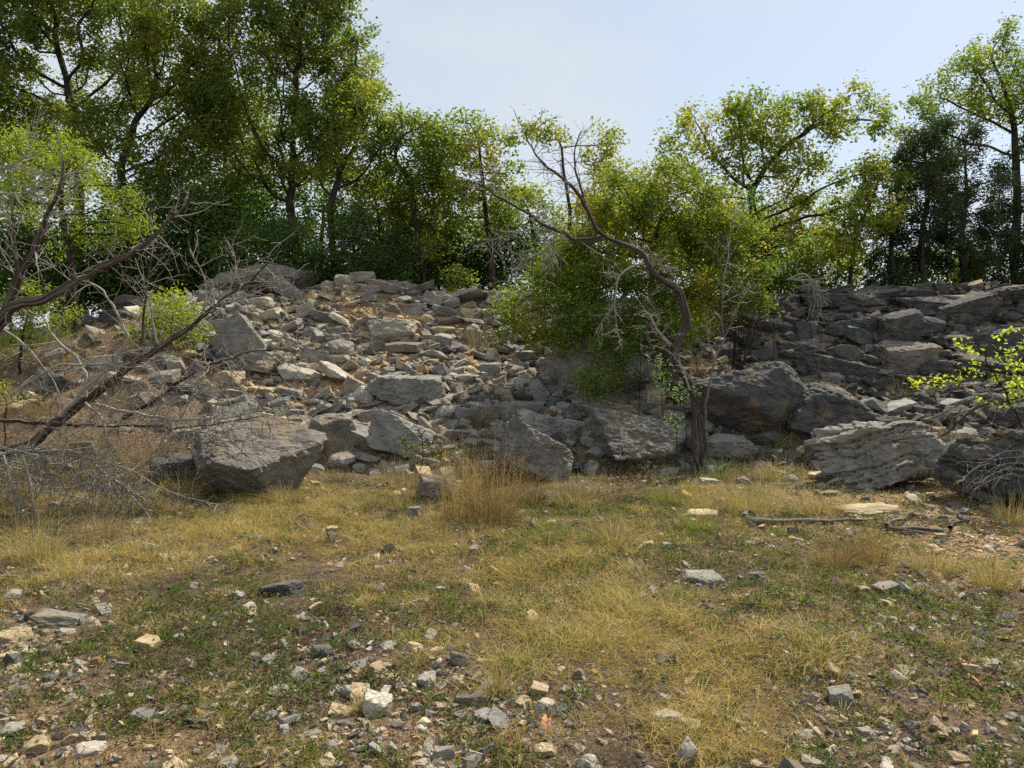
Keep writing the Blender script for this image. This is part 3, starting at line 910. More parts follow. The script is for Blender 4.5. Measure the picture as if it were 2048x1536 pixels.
def bank_pos(rng, n):
    X = rng.uniform(-6.5, 10.2, n * 2)
    Y = rng.uniform(9.35, 15.0, n * 2)
    px, py = to_px(np.stack([X, Y, Hbase(X, Y)], -1))
    left = np.clip((px - 260) / 230, 0.10, 1)
    keep = rng.random(n * 2) < left
    keep &= ~((px < 420) & (py > 800))
    return X[keep][:n], Y[keep][:n]


def bank_size(rng, X, Y):
    o = np.clip(patch(X, Y, ORANGE), 0, 1)
    s = 0.05 + 0.19 * rng.random(len(X)) ** 1.9
    return s * (1 - .45 * o)


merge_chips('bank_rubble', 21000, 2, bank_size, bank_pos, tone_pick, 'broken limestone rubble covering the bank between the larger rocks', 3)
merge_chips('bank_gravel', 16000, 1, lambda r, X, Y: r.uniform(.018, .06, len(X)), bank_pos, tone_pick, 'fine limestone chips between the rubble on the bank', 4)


def field_pos(rng, n):
    X = rng.uniform(-8.5, 8.5, n * 8)
    Y = 2.6 + 7.2 * rng.random(n * 8) ** 1.35
    keep = np.abs(X) < Y * .72 + 1.9
    st = np.clip(patch(X, Y, STONY) + .18 + (xyn(X, Y, 1.9, 3, 7.) - .5), .03, 1)
    keep &= rng.random(n * 8) < st
    return X[keep][:n], Y[keep][:n]


merge_chips('field_gravel', 18000, 1, lambda r, X, Y: .007 + .026 * r.random(len(X)) ** 2, field_pos, tone_pick, 'small pebbles and grit in the bare patches of the field', 6, (.5, .9))
merge_chips('field_rubble', 1250, 2, lambda r, X, Y: .03 + .055 * r.random(len(X)) ** 2, field_pos, tone_pick, 'fist sized limestone pieces scattered in the field', 8, (.45, .85))

# ------------------------------------------------------------------ branches as tapered tubes
def smooth_path(P, n=None, step=.07):
    P = np.asarray(P, float)
    if len(P) < 3:
        P = np.stack([P[0], (P[0] + P[-1]) / 2, P[-1]])
    Q = np.concatenate([[2 * P[0] - P[1]], P, [2 * P[-1] - P[-2]]])
    outp = []
    for i in range(1, len(Q) - 2):
        p0, p1, p2, p3 = Q[i - 1], Q[i], Q[i + 1], Q[i + 2]
        m = max(2, int(np.linalg.norm(p2 - p1) / step))
        for t in np.arange(m) / m:
            outp.append(.5 * ((2 * p1) + (-p0 + p2) * t + (2 * p0 - 5 * p1 + 4 * p2 - p3) * t * t + (-p0 + 3 * p1 - 3 * p2 + p3) * t ** 3))
    outp.append(Q[-2])
    return np.array(outp)


class Tubes:
    """collects tapered tubes; build() makes ONE mesh of them"""
    def __init__(self, sides=6):
        self.V, self.F, self.B, self.n, self.s = [], [], [], 0, sides

    def add(self, P, r, sides=None, lump=0.0, rng=None):
        P = np.asarray(P, float)
        k = sides or self.s
        m = len(P)
        r = np.broadcast_to(np.asarray(r, float), (m,))
        T = nrm(np.gradient(P, axis=0))
        ref = np.array([0.31, 0.93, 0.2]) if abs(nrm(P[-1] - P[0]) @ nrm(np.array([0.31, 0.93, 0.2]))) < .8 else np.array([1.0, 0.1, 0.2])
        U = nrm(np.cross(T, ref))
        W_ = np.cross(T, U)
        a = np.arange(k) / k * 2 * np.pi
        rad_ = r[:, None] * np.ones((1, k))
        ln = np.concatenate([[0], np.cumsum(np.linalg.norm(np.diff(P, axis=0), axis=1))])
        if lump:
            q = np.stack([np.repeat(ln, k) / max(r.max(), .01) * .28, np.tile(np.cos(a), m) * 1.5, np.tile(np.sin(a), m) * 1.5], 1)
            rad_ = rad_ * (1 + lump * (fbm(q + P[0].sum() * 7, 3).reshape(m, k) - .5) * 2)
        V = P[:, None] + rad_[..., None] * (np.cos(a)[None, :, None] * U[:, None] + np.sin(a)[None, :, None] * W_[:, None])
        self.B.append(np.stack([np.broadcast_to(np.cos(a) * .12, (m, k)), np.broadcast_to(np.sin(a) * .12, (m, k)), np.broadcast_to(ln[:, None], (m, k))], -1).reshape(-1, 3) + P[0][None] * 3.7)
        self.V.append(V.reshape(-1, 3))
        i = np.arange(m - 1)[:, None] * k
        j = np.arange(k)[None]
        jn = (j + 1) % k
        self.F.append((np.stack([i + j, i + jn, i + k + jn, i + k + j], -1) + self.n).reshape(-1, 4))
        self.n += m * k

    def build(self, name, mat, parent=None, origin=None, smooth=True):
        V = np.concatenate(self.V)
        if origin is not None:
            V = V - np.asarray(origin)
        o = mobj(name, V, np.concatenate(self.F), mat, parent=parent, smooth=smooth)
        at_ = o.data.attributes.new('bark', 'FLOAT_VECTOR', 'POINT')
        at_.data.foreach_set('vector', np.concatenate(self.B).astype(np.float32).ravel())
        return o


# ------------------------------------------------------------------ leaves
def leaf_quads(P, L_, W_, rng, col, up=.35, droop=0.0):
    """one folded diamond per point"""
    n = len(P)
    d = rng.normal(0, 1, (n, 3))
    d[:, 2] = d[:, 2] * .6 - droop
    d = nrm(d)
    nn = rng.normal(0, 1, (n, 3))
    nn[:, 2] += up * 2
    s = nrm(np.cross(d, nn))
    L_ = (L_ * rng.uniform(.45, 1.3, n))[:, None]
    W_ = (W_ * rng.uniform(.7, 1.2, n))[:, None]
    nrmv = np.cross(s, d)
    v0 = P
    v1 = P + d * L_ * .5 + s * W_ * .5 + nrmv * W_ * .18
    v2 = P + d * L_ - nrmv * L_ * .12
    v3 = P + d * L_ * .5 - s * W_ * .5 + nrmv * W_ * .18
    V = np.stack([v0, v1, v2, v3], 1).reshape(-1, 3)
    Fc = np.arange(n * 4).reshape(n, 4)
    return V, Fc, np.repeat(col, 4, 0)


PAL = {
    'oak': [(.090, .138, .034), (.145, .195, .042), (.205, .245, .048), (.30, .28, .055)],
    'gold': [(.12, .175, .034), (.19, .24, .044), (.26, .30, .055), (.36, .29, .06)],
    'bush': [(.090, .140, .028), (.155, .21, .036), (.27, .29, .045), (.46, .34, .045)],
    'bright': [(.16, .21, .032), (.25, .30, .045), (.33, .37, .06), (.40, .37, .07)],
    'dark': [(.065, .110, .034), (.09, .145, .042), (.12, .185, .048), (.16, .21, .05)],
    'cedar': [(.045, .065, .034), (.062, .090, .042), (.085, .12, .050), (.11, .08, .045)],
    'yellow': [(.38, .42, .04), (.50, .50, .05), (.56, .58, .06), (.36, .44, .08)],
    'feather': [(.18, .30, .11), (.22, .36, .14), (.27, .42, .17), (.30, .42, .18)],
}


def pick_cols(P, pal, rng, warm=0.0, sc=1.1):
    c = np.array(PAL[pal])
    n = len(P)
    k = fbm(P * sc + 31.7, 3) * 1.6 - .3 + rng.normal(0, .22, n) + warm
    k = np.clip(k, 0, .999) * 3
    i = k.astype(int)
    f = (k - i)[:, None]
    return (c[i] * (1 - f) + c[np.minimum(i + 1, 3)] * f) * rng.uniform(.8, 1.2, (n, 1))


def grow(trunk, attr, step=.22, infl=1.3, kill=.34, iters=130, rng=None, up=.12, jit=.25):
    """space colonisation from a trunk path towards the points of a crown"""
    nodes = [p for p in trunk]
    par = [-1] + list(range(len(trunk) - 1))
    A = attr.copy()
    X = np.array(nodes)
    d = np.linalg.norm(A[:, None] - X[None], axis=2)
    near_i, near_d = d.argmin(1), d.min(1)
    for it in range(iters):
        if len(A) == 0: break
        act = near_d < infl if it > 30 else near_d < 99
        if not act.any(): break
        ids = near_i[act]
        dirs = nrm(A[act] - X[ids])
        u, inv = np.unique(ids, return_inverse=True)
        s = np.zeros((len(u), 3))
        np.add.at(s, inv, dirs)
        s = nrm(nrm(s) + rng.normal(0, jit, s.shape) + np.array([0, 0, up]))
        newp = X[u] + s * step
        base = len(X)
        X = np.concatenate([X, newp])
        par += list(u)
        dn = np.linalg.norm(A[:, None] - newp[None], axis=2)
        m, mi = dn.min(1), dn.argmin(1) + base
        better = m < near_d
        near_d = np.where(better, m, near_d)
        near_i = np.where(better, mi, near_i)
        keep = near_d > kill
        A, near_d, near_i = A[keep], near_d[keep], near_i[keep]
    return X, np.array(par)


def skeleton_tubes(tb, X, par, r_base, r_tip=.005, power=2.4, sides=5):
    n = len(X)
    acc = np.zeros(n)
    kids = [[] for _ in range(n)]
    for i in range(1, n):
        kids[par[i]].append(i)
    for i in range(n - 1, -1, -1):
        if not kids[i]: acc[i] += r_tip ** power
        if par[i] >= 0: acc[par[i]] += acc[i]
    r = acc ** (1 / power)
    k = min(1.0, r_base / r[0]) if r[0] > 0 else 1
    r = r_tip + (r - r_tip) * (r_base - r_tip) / max(r[0] - r_tip, 1e-6)
    # chains from every fork to the tip along the thickest child
    starts = [(0, None)]
    while starts:
        i, p = starts.pop()
        pts, rs = ([], []) if p is None else ([X[p]], [min(r[p], r[i] * 1.15)])
        while True:
            pts.append(X[i])
            rs.append(r[i])
            ks = kids[i]
            if not ks: break
            ks = sorted(ks, key=lambda q: -r[q])
            for q in ks[1:]: starts.append((q, i))
            i = ks[0]
        if len(pts) > 1:
            pts = np.array(pts)
            if len(pts) > 3:
                pts[1:-1] = pts[1:-1] * .5 + (pts[:-2] + pts[2:]) * .25
            tb.add(pts, rs, sides=8 if rs[0] > .05 else sides if rs[0] > .012 else 3)
    return r


def tree(name, label, cat, trunk, lobes, depth, pal, dens=800, leaf=(.092, .05), warm=0, seed=0, r0=.13, group=None, na=9.0, bare=0.0, kill=.33,
         mat=None, barkm=None, zthick=.8, gap=.40, leafspread=.11, step=.22, droop=.1, up=.05, stems=None, base_y=None, d_off=0.0):
    """trunk: pixels (x, y[, depth]) from the foot upward; lobes: (cx, cy, rx, ry[, depth]) of the crown"""
    rng = np.random.default_rng(seed)
    na, kill, step, dens = na * 5.5, kill * .60, step * .75, dens * 2.1
    r0 = r0 * (.58 if depth > 15 else .8)
    tp = [at(p[0], p[1], p[2] if len(p) > 2 else depth) for p in trunk]
    foot = tp[0].copy()
    foot[2] = float(Hgt(foot[0], foot[1])) - .08
    if foot[2] < tp[0][2] - .05: tp = [foot] + tp
    else: tp[0] = foot
    tr = smooth_path(tp, step=step)
    tr = tr + rng.normal(0, .012, tr.shape)
    A, area, vols = [], 0, []
    for lb in lobes:
        cx, cy, rx, ry = lb[:4]
        dl = lb[4] if len(lb) > 4 else depth
        s = dl / F
        c = at(cx, cy, dl)
        e = np.array([rx * s, min(rx, ry) * s * zthick + .15, ry * s])
        nn = max(12, int(na * 4.19 * e.prod()))
        q = nrm(rng.normal(0, 1, (nn, 3))) * (rng.random((nn, 1)) ** .38)
        q = q * e + c
        A.append(q)
        area += math.pi * e[0] * e[2] * .8
    A = np.concatenate(A)
    A = A[A[:, 2] > Hbase(A[:, 0], A[:, 1]) + .12]
    A = A[fbm(A * .9 + seed, 3) > gap - (.04 if gap > .39 else .16)]
    X, par = grow(tr, A, step=step, kill=kill, rng=rng, up=up)
    root = empty(name, foot)
    tag(root, label, cat, group)
    tb = Tubes(5)
    r = skeleton_tubes(tb, X, par, r0)
    tb.build('trunk', barkm or M_BARK, root, origin=foot)
    haskid = np.zeros(len(X), bool)
    haskid[par[par >= 0]] = True
    idx0 = len(tr)
    cand = np.arange(len(X))[idx0:]
    cand = cand[r[cand] < .016]
    if bare: cand = cand[fbm(X[cand] * .8 + seed * 3.1, 2) > bare]
    wt = np.where(haskid[cand], .6, 2.0)
    wt /= wt.sum()
    nl = int(dens * area)
    src = rng.choice(cand, nl, p=wt)
    P = X[src] + rng.normal(0, leafspread, (nl, 3))
    P = P[fbm(P * 1.5 + seed, 2) * .5 + fbm(P * 3.6 + seed, 2) * .5 > gap + .03]
    V, Fc, cc = leaf_quads(P, leaf[0], leaf[1], rng, pick_cols(P, pal, rng, warm), droop=droop)
    mobj('crown', V - foot, Fc, mat or M_LEAF, parent=root, col=cc)
    return root


G1 = 'trees standing behind the rubble bank'
MORE = [([(420, 560), (430, 440), (450, 330), (440, 240)], [(440, 250, 110, 110), (400, 370, 110, 90), (480, 350, 90, 80)], 18.6, 'oak', 'rear oak filling the gap between the corner oaks and the tallest oak', 201),
        ([(60, 560), (55, 430), (40, 330)], [(50, 330, 130, 100), (120, 270, 90, 60), (-30, 230, 90, 90)], 18.9, 'oak', 'rear oak low behind the corner oak and the sumac', 202),
        ([(760, 570), (764, 480), (750, 400)], [(750, 390, 80, 70), (800, 440, 70, 60), (700, 420, 60, 60)], 18.0, 'oak', 'rear oak seen between the slender and leaning oaks', 203),
        ([(1070, 590), (1072, 500), (1060, 430)], [(1060, 420, 60, 50), (1010, 460, 60, 50), (1110, 460, 60, 50)], 18.2, 'gold', 'rear small oak behind the drooping dead twigs', 204),
        ([(1250, 590), (1246, 480), (1240, 400)], [(1240, 390, 70, 60), (1190, 440, 60, 60), (1300, 430, 70, 60)], 18.0, 'gold', 'rear oak rising over the top of the big bush', 205),
        ([(1600, 590), (1596, 520), (1604, 440)], [(1600, 440, 80, 60), (1640, 500, 80, 40), (1540, 480, 60, 60)], 18.2, 'oak', 'rear oak under the long limb of the golden oak', 206),
        ([(640, 560), (646, 440), (650, 380)], [(640, 420, 90, 60), (560, 440, 80, 60)], 18.4, 'dark', 'rear dark oak beneath the tallest oak crown', 207)]
for tr_, lb_, dp_, pal_, lab_, sd_ in MORE:
    tree('oak_tree', lab_, 'tree', tr_, lb_, dp_, pal_, seed=sd_, r0=.09, warm=.05, group=G1, dens=800)
# back row, left to right
tree('oak_tree', 'tall oak reaching out of the top corner with a forked dark trunk', 'tree', [(150, 560), (160, 420), (152, 250), (138, 190)],
     [(60, 110, 150, 110), (230, 40, 130, 90), (120, -60, 200, 100), (30, 230, 110, 60), (210, 170, 90, 80), (220, -20, 110, 70), (60, 20, 120, 60)], 17.5, 'oak', seed=1, r0=.17, warm=.15, group=G1, dens=1150, gap=.40)
tree('oak_tree', 'spreading oak with two crossing dark limbs beside the corner oak', 'tree', [(270, 560), (250, 420), (240, 330)],
     [(340, 120, 120, 110), (400, 230, 90, 80), (300, 20, 120, 80), (280, 330, 110, 80), (210, 270, 80, 70)], 16.6, 'oak', seed=2, r0=.15, warm=.08, group=G1, dens=1150, gap=.40)
tree('oak_tree', 'tallest oak above the crest outcrop with glossy green crown', 'tree', [(600, 560), (590, 470), (578, 400)],
     [(560, 60, 170, 110), (620, 180, 150, 110), (500, 210, 120, 110), (690, 110, 70, 100), (560, 320, 130, 70), (610, -60, 130, 90)], 16.8, 'oak', seed=3, r0=.16, warm=0, group=G1, dens=1150, gap=.40)
tree('oak_tree', 'slender twin-stemmed oak just behind the stones of the crest', 'tree', [(668, 560), (664, 480), (660, 410)],
     [(720, 240, 90, 80), (690, 330, 100, 60), (760, 300, 60, 60), (650, 260, 60, 70)], 16.0, 'oak', seed=4, r0=.12, warm=.1, group=G1, dens=900)
tree('oak_tree', 'leaning oak with a crooked dark trunk and thin crown', 'tree', [(848, 560), (838, 490), (826, 400), (822, 360), (790, 320), (800, 270)],
     [(810, 290, 80, 70), (850, 370, 70, 60), (770, 360, 60, 60), (860, 280, 50, 50)], 16.4, 'oak', seed=5, r0=.10, warm=.15, group=G1, dens=800)
tree('oak_tree', 'yellow-green topped oak mid crest with two dark stems', 'tree', [(985, 560), (978, 480), (968, 400), (962, 330), (955, 280)],
     [(930, 280, 70, 55), (990, 300, 60, 60), (920, 360, 80, 60), (1000, 390, 60, 60), (950, 430, 90, 50)], 16.2, 'gold', seed=6, r0=.10, warm=.0, group=G1, dens=900)
tree('oak_tree', 'dark-stemmed oak tucked beneath the yellow-green topped one', 'tree', [(915, 570), (905, 480), (900, 410)],
     [(870, 330, 60, 70), (900, 430, 70, 60), (850, 430, 60, 60)], 17.2, 'oak', seed=7, r0=.09, warm=.1, group=G1, dens=900)
tree('oak_tree', 'small thin-leaved oak showing sky through its bare twigs', 'tree', [(1150, 590), (1140, 500), (1138, 400), (1125, 330), (1120, 280)],
     [(1120, 290, 50, 50), (1170, 320, 60, 50), (1090, 330, 50, 60), (1180, 400, 60, 50), (1210, 290, 30, 40), (1060, 260, 30, 40)], 16.0, 'gold', seed=8, r0=.07, warm=.12, group=G1, dens=420, bare=.44, gap=.45)
tree('oak_tree', 'wide golden oak whose long crooked limb reaches toward the cedars', 'tree', [(1540, 600), (1530, 500), (1505, 420), (1500, 380)],
     [(1420, 250, 110, 60), (1560, 250, 120, 70), (1690, 220, 90, 60), (1650, 330, 120, 80), (1480, 340, 110, 70), (1740, 390, 70, 80), (1660, 440, 110, 70), (1340, 300, 60, 50), (1760, 260, 50, 60)],
     15.8, 'gold', seed=9, r0=.16, warm=.05, group=G1, dens=760, gap=.43, na=7, up=.0)
tree('oak_tree', 'tall pale oak in the corner behind the black cedars', 'tree', [(2030, 570), (2034, 420), (2030, 280)],
     [(1990, 160, 90, 80), (1890, 210, 80, 60), (2040, 90, 70, 60), (1860, 290, 60, 50), (2080, 230, 100, 90)], 18.5, 'gold', seed=10, r0=.15, warm=-.03, group=G1, dens=760, gap=.43)
tree('oak_tree', 'low oak with golden leaf clumps in front of the cedars', 'tree', [(1700, 600), (1706, 520), (1712, 460)],
     [(1740, 430, 70, 60), (1680, 480, 90, 50), (1760, 340, 50, 50)], 15.4, 'gold', seed=27, r0=.07, warm=.15, group=G1, dens=800)
for i, (px, w_, top, lab) in enumerate([(1850, 75, 230, 'black-green cedar nearest the golden oak'), (1930, 80, 250, 'middle black-green cedar of the dark thicket by the crest'),
                                         (2030, 80, 300, 'black-green cedar at the edge of the frame above the ledge'), (1790, 50, 330, 'narrow young cedar between golden oak and dark thicket')]):
    lb = [(px, top + 50, w_ * .55, 70), (px + 5, top + 140, w_ * .95, 90), (px - 5, top + 230, w_ * 1.1, 90)]
    tree('cedar_tree', lab, 'tree', [(px + 5, 600), (px - 8, 500), (px + 4, 400), (px, top + 80)], lb, 16.0 + .7 * (i % 3), 'cedar', dens=2100, leaf=(.10, .03),
         seed=40 + i, r0=.11, group='cedars on the bank crest', mat=M_CEDAR, gap=.44, leafspread=.10, up=.3, na=10)
for i, (px, w_, top, dp, lab) in enumerate([(705, 80, 400, 15.7, 'dark rounded cedar behind the highest crest stones'), (610, 60, 430, 16.2, 'small dark cedar behind the outcrop slab'),
                                             (790, 50, 440, 16.6, 'dim cedar between the slender and leaning oaks')]):
    tree('cedar_tree', lab, 'tree', [(px, 590), (px + 4, 500), (px, top + 40)], [(px, top + 60, w_ * .7, 60), (px, top + 110, w_, 55)], dp, 'dark', dens=1700, leaf=(.08, .028),
         seed=50 + i, r0=.08, group='cedars on the bank crest', mat=M_CEDAR, gap=.36, leafspread=.12, up=.3, na=10)
# undergrowth between the trunks
UND = [(330, 470, 130, 110, 16.2, 'dark leafy thicket under the crossing-limb oak'), (470, 440, 110, 90, 17.6, 'dark leafy thicket under the tallest oak'),
       (110, 500, 130, 80, 15.6, 'dark leafy thicket behind the bright sumac'), (850, 500, 90, 70, 17.4, 'shaded leafy thicket beneath the leaning oak'),
       (1000, 500, 90, 60, 17.6, 'shaded leafy thicket under the yellow-green topped oak'), (1130, 520, 80, 60, 17.0, 'shaded leafy thicket behind the dead dangling twigs'),
       (1640, 530, 90, 60, 17.0, 'open leafy thicket under the wide golden oak'), (540, 500, 90, 60, 15.5, 'dense dark thicket just behind the outcrop slab'),
       (230, 560, 120, 60, 15.8, 'black thicket behind the low dead branches'), (760, 510, 90, 55, 18.2, 'black-green thicket far behind the crest stones'),
       (1440, 480, 110, 90, 16.6, 'leafy thicket filling in behind the big bush')]
UND += [(20 + 118 * k, 572 - 6 * (k % 2), 84, 42, 16.0 + 1.1 * (k % 3), lab) for k, lab in enumerate([
    'low shaded scrub at the edge behind the dark forked limb', 'low shaded scrub behind the thick dark limb', 'low shaded scrub above the dark bank stones',
    'low shaded scrub beside the crest outcrop', 'low shaded scrub right behind the crest outcrop', 'low shaded scrub behind the highest stones',
    'low shaded scrub behind the crest between cedar and leaning oak', 'low shaded scrub below the leaning oak trunk', 'low shaded scrub at the yellow-green oak foot'])]
UND += [(1560, 545, 80, 40, 15.6, 'low leafy thicket hugging the shaded crest stones'), (1860, 540, 110, 46, 17.4, 'open twiggy thicket at the cedar feet'), (380, 560, 100, 50, 17.0, 'black thicket behind the bright bank bush')]
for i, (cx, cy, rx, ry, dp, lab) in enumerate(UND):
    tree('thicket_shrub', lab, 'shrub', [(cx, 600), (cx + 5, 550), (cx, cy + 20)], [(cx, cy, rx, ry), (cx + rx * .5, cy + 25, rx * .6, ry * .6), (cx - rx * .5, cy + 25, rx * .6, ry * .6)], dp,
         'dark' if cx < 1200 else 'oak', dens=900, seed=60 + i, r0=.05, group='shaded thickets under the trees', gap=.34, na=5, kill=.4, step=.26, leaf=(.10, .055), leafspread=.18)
for i, (cx, cy, rx, ry, dp, lab) in enumerate([(915, 560, 42, 34, 14.9, 'small yellow-green shrub peeking over the stacked crest rocks'), (1000, 590, 40, 20, 14.8, 'low green shrub by the crest grass tuft'),
                                                (860, 500, 45, 28, 15.6, 'pale green shrub between the dark trunks on the crest')]):
    tree('crest_shrub', lab, 'shrub', [(cx, 610), (cx, cy + 10)], [(cx, cy, rx, ry)], dp, 'bright' if i == 0 else 'bush', dens=1000, seed=80 + i, r0=.02, gap=.36, na=30, kill=.15, step=.1, leaf=(.06, .03), leafspread=.06)

# the big leafy bush that hangs over the boulder
tree('overhanging_bush', 'huge leafy bush with yellowing tips drooping over the rounded boulder', 'bush', [(1330, 700), (1320, 620), (1300, 540), (1310, 470)],
     [(1240, 470, 120, 90), (1340, 440, 130, 100), (1160, 540, 100, 70), (1290, 575, 150, 90, 11.4), (1100, 605, 105, 60, 11.4), (1200, 655, 125, 60, 11.0), (1430, 470, 100, 90), (1420, 580, 100, 80),
      (1220, 705, 60, 36, 10.7), (1050, 660, 60, 36, 11.2), (1300, 360, 110, 50), (1480, 570, 70, 70), (1185, 765, 34, 24, 10.3), (1110, 560, 80, 60), (1340, 655, 100, 55, 11.0), (1230, 400, 90, 60)], 11.9, 'bush', dens=2300, leaf=(.058, .028), seed=90, r0=.07, gap=.33, na=12,
     kill=.26, step=.18, leafspread=.10, warm=-.05, up=.0, droop=.4, zthick=.5, barkm=M_BARK)
tree('autumn_shrub', 'orange-tinged shrub top rising beside the thin pale sapling', 'shrub', [(1470, 640), (1460, 540), (1450, 460)],
     [(1450, 440, 50, 34), (1500, 480, 45, 34), (1420, 480, 40, 40), (1480, 550, 50, 50)], 12.3, 'bush', dens=1300, leaf=(.055, .028), seed=91, r0=.03, warm=.6, gap=.40, na=25, kill=.18, step=.13, leafspread=.07)
# bright shrubs on the dry bank
tree('sumac_tree', 'sunlit bright green sumac in front of the dark thicket', 'tree', [(150, 640), (140, 520), (120, 400), (130, 340)],
     [(90, 320, 110, 60), (200, 370, 90, 60), (240, 440, 70, 50), (60, 400, 90, 60), (160, 460, 110, 40), (20, 300, 70, 50)], 11.6, 'bright', dens=1250, leaf=(.075, .022), seed=92, r0=.06,
     gap=.40, na=12, kill=.24, step=.16, leafspread=.09, droop=.5, warm=-.18)
tree('sumac_bush', 'bright green bush on the dry bank beside the dead branch', 'bush', [(345, 720), (342, 690), (340, 650)], [(335, 620, 62, 48), (370, 670, 55, 36), (300, 670, 50, 36)], 11.2, 'bright', dens=1500,
     leaf=(.06, .018), seed=93, r0=.025, gap=.36, na=30, kill=.16, step=.11, leafspread=.06, droop=.4)
tree('sumac_bush', 'bright green bush against the edge under the dark forked limb', 'bush', [(40, 740), (45, 690), (50, 640)], [(50, 600, 70, 42), (90, 650, 60, 36), (20, 660, 60, 50), (130, 640, 34, 22)], 10.6, 'bright',
     dens=1400, leaf=(.06, .018), seed=94, r0=.025, gap=.38, na=26, kill=.16, step=.11, leafspread=.06, droop=.4)
tree('feathery_shrub', 'wispy yellow-green shrub low at the edge of the dry bank', 'shrub', [(10, 860), (15, 800)], [(10, 790, 60, 36), (70, 800, 34, 20)], 8.6, 'bright', dens=900, leaf=(.07, .007), seed=95, r0=.012,
     gap=.38, na=50, kill=.12, step=.09, leafspread=.05, droop=-.3, warm=.2)
tree('weed_bush', 'small green weed bush in front of the grey slab', 'bush', [(842, 945), (845, 900)], [(838, 870, 40, 26), (880, 890, 40, 24), (820, 900, 30, 22)], 9.3, 'bright', dens=900, leaf=(.035, .014), seed=96,
     r0=.008, gap=.40, na=90, kill=.09, step=.07, leafspread=.03, warm=-.1)
tree('yellow_sapling', 'thin sapling with bright yellow-green leaves before the dark ledge', 'sapling', [(2052, 880), (2020, 800), (1985, 740), (1960, 690)],
     [(1990, 740, 60, 44), (2040, 700, 40, 50), (1940, 690, 40, 18), (1900, 762, 34, 8), (1850, 765, 22, 7), (2030, 770, 50, 30), (2000, 800, 40, 14)], 7.6, 'yellow', dens=620, leaf=(.05, .032), seed=97, r0=.012,
     gap=.30, na=60, kill=.09, step=.07, leafspread=.03)
# feathery-leaved sprouts
for i, (cx, cy, rx, ry, dp, lab) in enumerate([(1500, 395, 30, 26, 12.0, 'soft feathery green spray high beside the golden oak limb'), (1545, 540, 34, 22, 12.2, 'feathery pale green spray by the crest thicket'),
                                               (1276, 664, 18, 14, 10.6, 'feathery sprout in front of the overhanging bush'), (1322, 750, 22, 34, 9.9, 'feathery sprout between the boulder and bent trunk'),
                                               (1368, 790, 26, 26, 9.2, 'feathery sprout against the middle of the bent trunk'), (1350, 840, 20, 16, 9.3, 'feathery sprout low beside the bent trunk'),
                                               (1455, 600, 44, 36, 11.6, 'feathery green spray behind the thin pale sapling'), (1620, 490, 26, 24, 13.0, 'drooping frond-like spray under the golden oak')]):
    tree('feathery_sprout', lab, 'plant', [(cx + 4, cy + ry * 2.2), (cx, cy)], [(cx, cy, rx, ry)], dp, 'feather', dens=1500, leaf=(.045, .009), seed=110 + i, r0=.008, gap=.36, na=160, kill=.1,
         step=.07, leafspread=.045, group='feathery green sprouts')


# ------------------------------------------------------------------ the bare crooked wood
def twigs(tb, P, rng, r0, n, length, depth=2, down=0.0, spread=.9, start=.15, side=None):
    """bare twigs springing from a path"""
    P = np.asarray(P)
    m = len(P)
    for _ in range(n):
        i = int((start + (1 - start) * (_ + rng.random()) / n) * (m - 1))
        t = nrm(P[min(i + 1, m - 1)] - P[max(i - 1, 0)])
        d = nrm(t * .7 + rng.normal(0, spread, 3) * np.array([1, .8, 1]) + np.array([0, 0, -down]))
        if side is not None: d = nrm(d + np.array(side) * .5)
        ln = length * rng.uniform(.35, 1.1)
        k = max(4, int(ln / .06))
        q = [P[i]]
        for _j in range(k):
            d = nrm(d + rng.normal(0, .16, 3) + np.array([0, 0, -.05 * down]))
            q.append(q[-1] + d * ln / k)
        rr = max(r0 * rng.uniform(.6, 1.1), .0026)
        tb.add(np.array(q), np.linspace(rr, max(rr * .35, .0018), len(q)), sides=4 if rr > .005 else 3)
        if depth > 1:
            twigs(tb, np.array(q), rng, rr * .6, int(rng.integers(2, 5)), ln * .5, depth - 1, down, spread)


dt_ = None


def limb(parent, name, pts, r0, r1, mat, rng, foot, tw=None, depth=8.0, sides=8, wig=.008, lump=.12, **kw):
    P = np.array([at(p[0], p[1], p[2] if len(p) > 2 else depth) for p in pts])
    P = smooth_path(P, step=.05)
    nz = np.stack([fbm(np.arange(len(P))[:, None] * np.array([[.35, .1, .2]]) + rng.uniform(0, 99, 3), 3) - .5 for _ in range(3)], 1)
    P = P + nz * wig * 8 * min(1, r0 * 25 + .3)
    tb = Tubes(sides)
    tb.add(P, np.linspace(r0, r1, len(P)), lump=lump)
    main = tb.build(name, mat, parent, origin=foot)
    if tw:
        tb = Tubes(4)
        n, ln, down = tw
        n = max(13, int(n * (2.2 if parent is dt_ and foot[2] < 9 and pts[-1][1] > 620 else 1.5)))
        twigs(tb, P, rng, max(r1, .0055) if r0 < .02 else max(r1, .008), n, ln, 2, down, **kw)
        tb.build('twig_spray', M_BARK if mat is M_BARK else M_DEAD, main, origin=foot)
    return P


rg = np.random.default_rng(404)
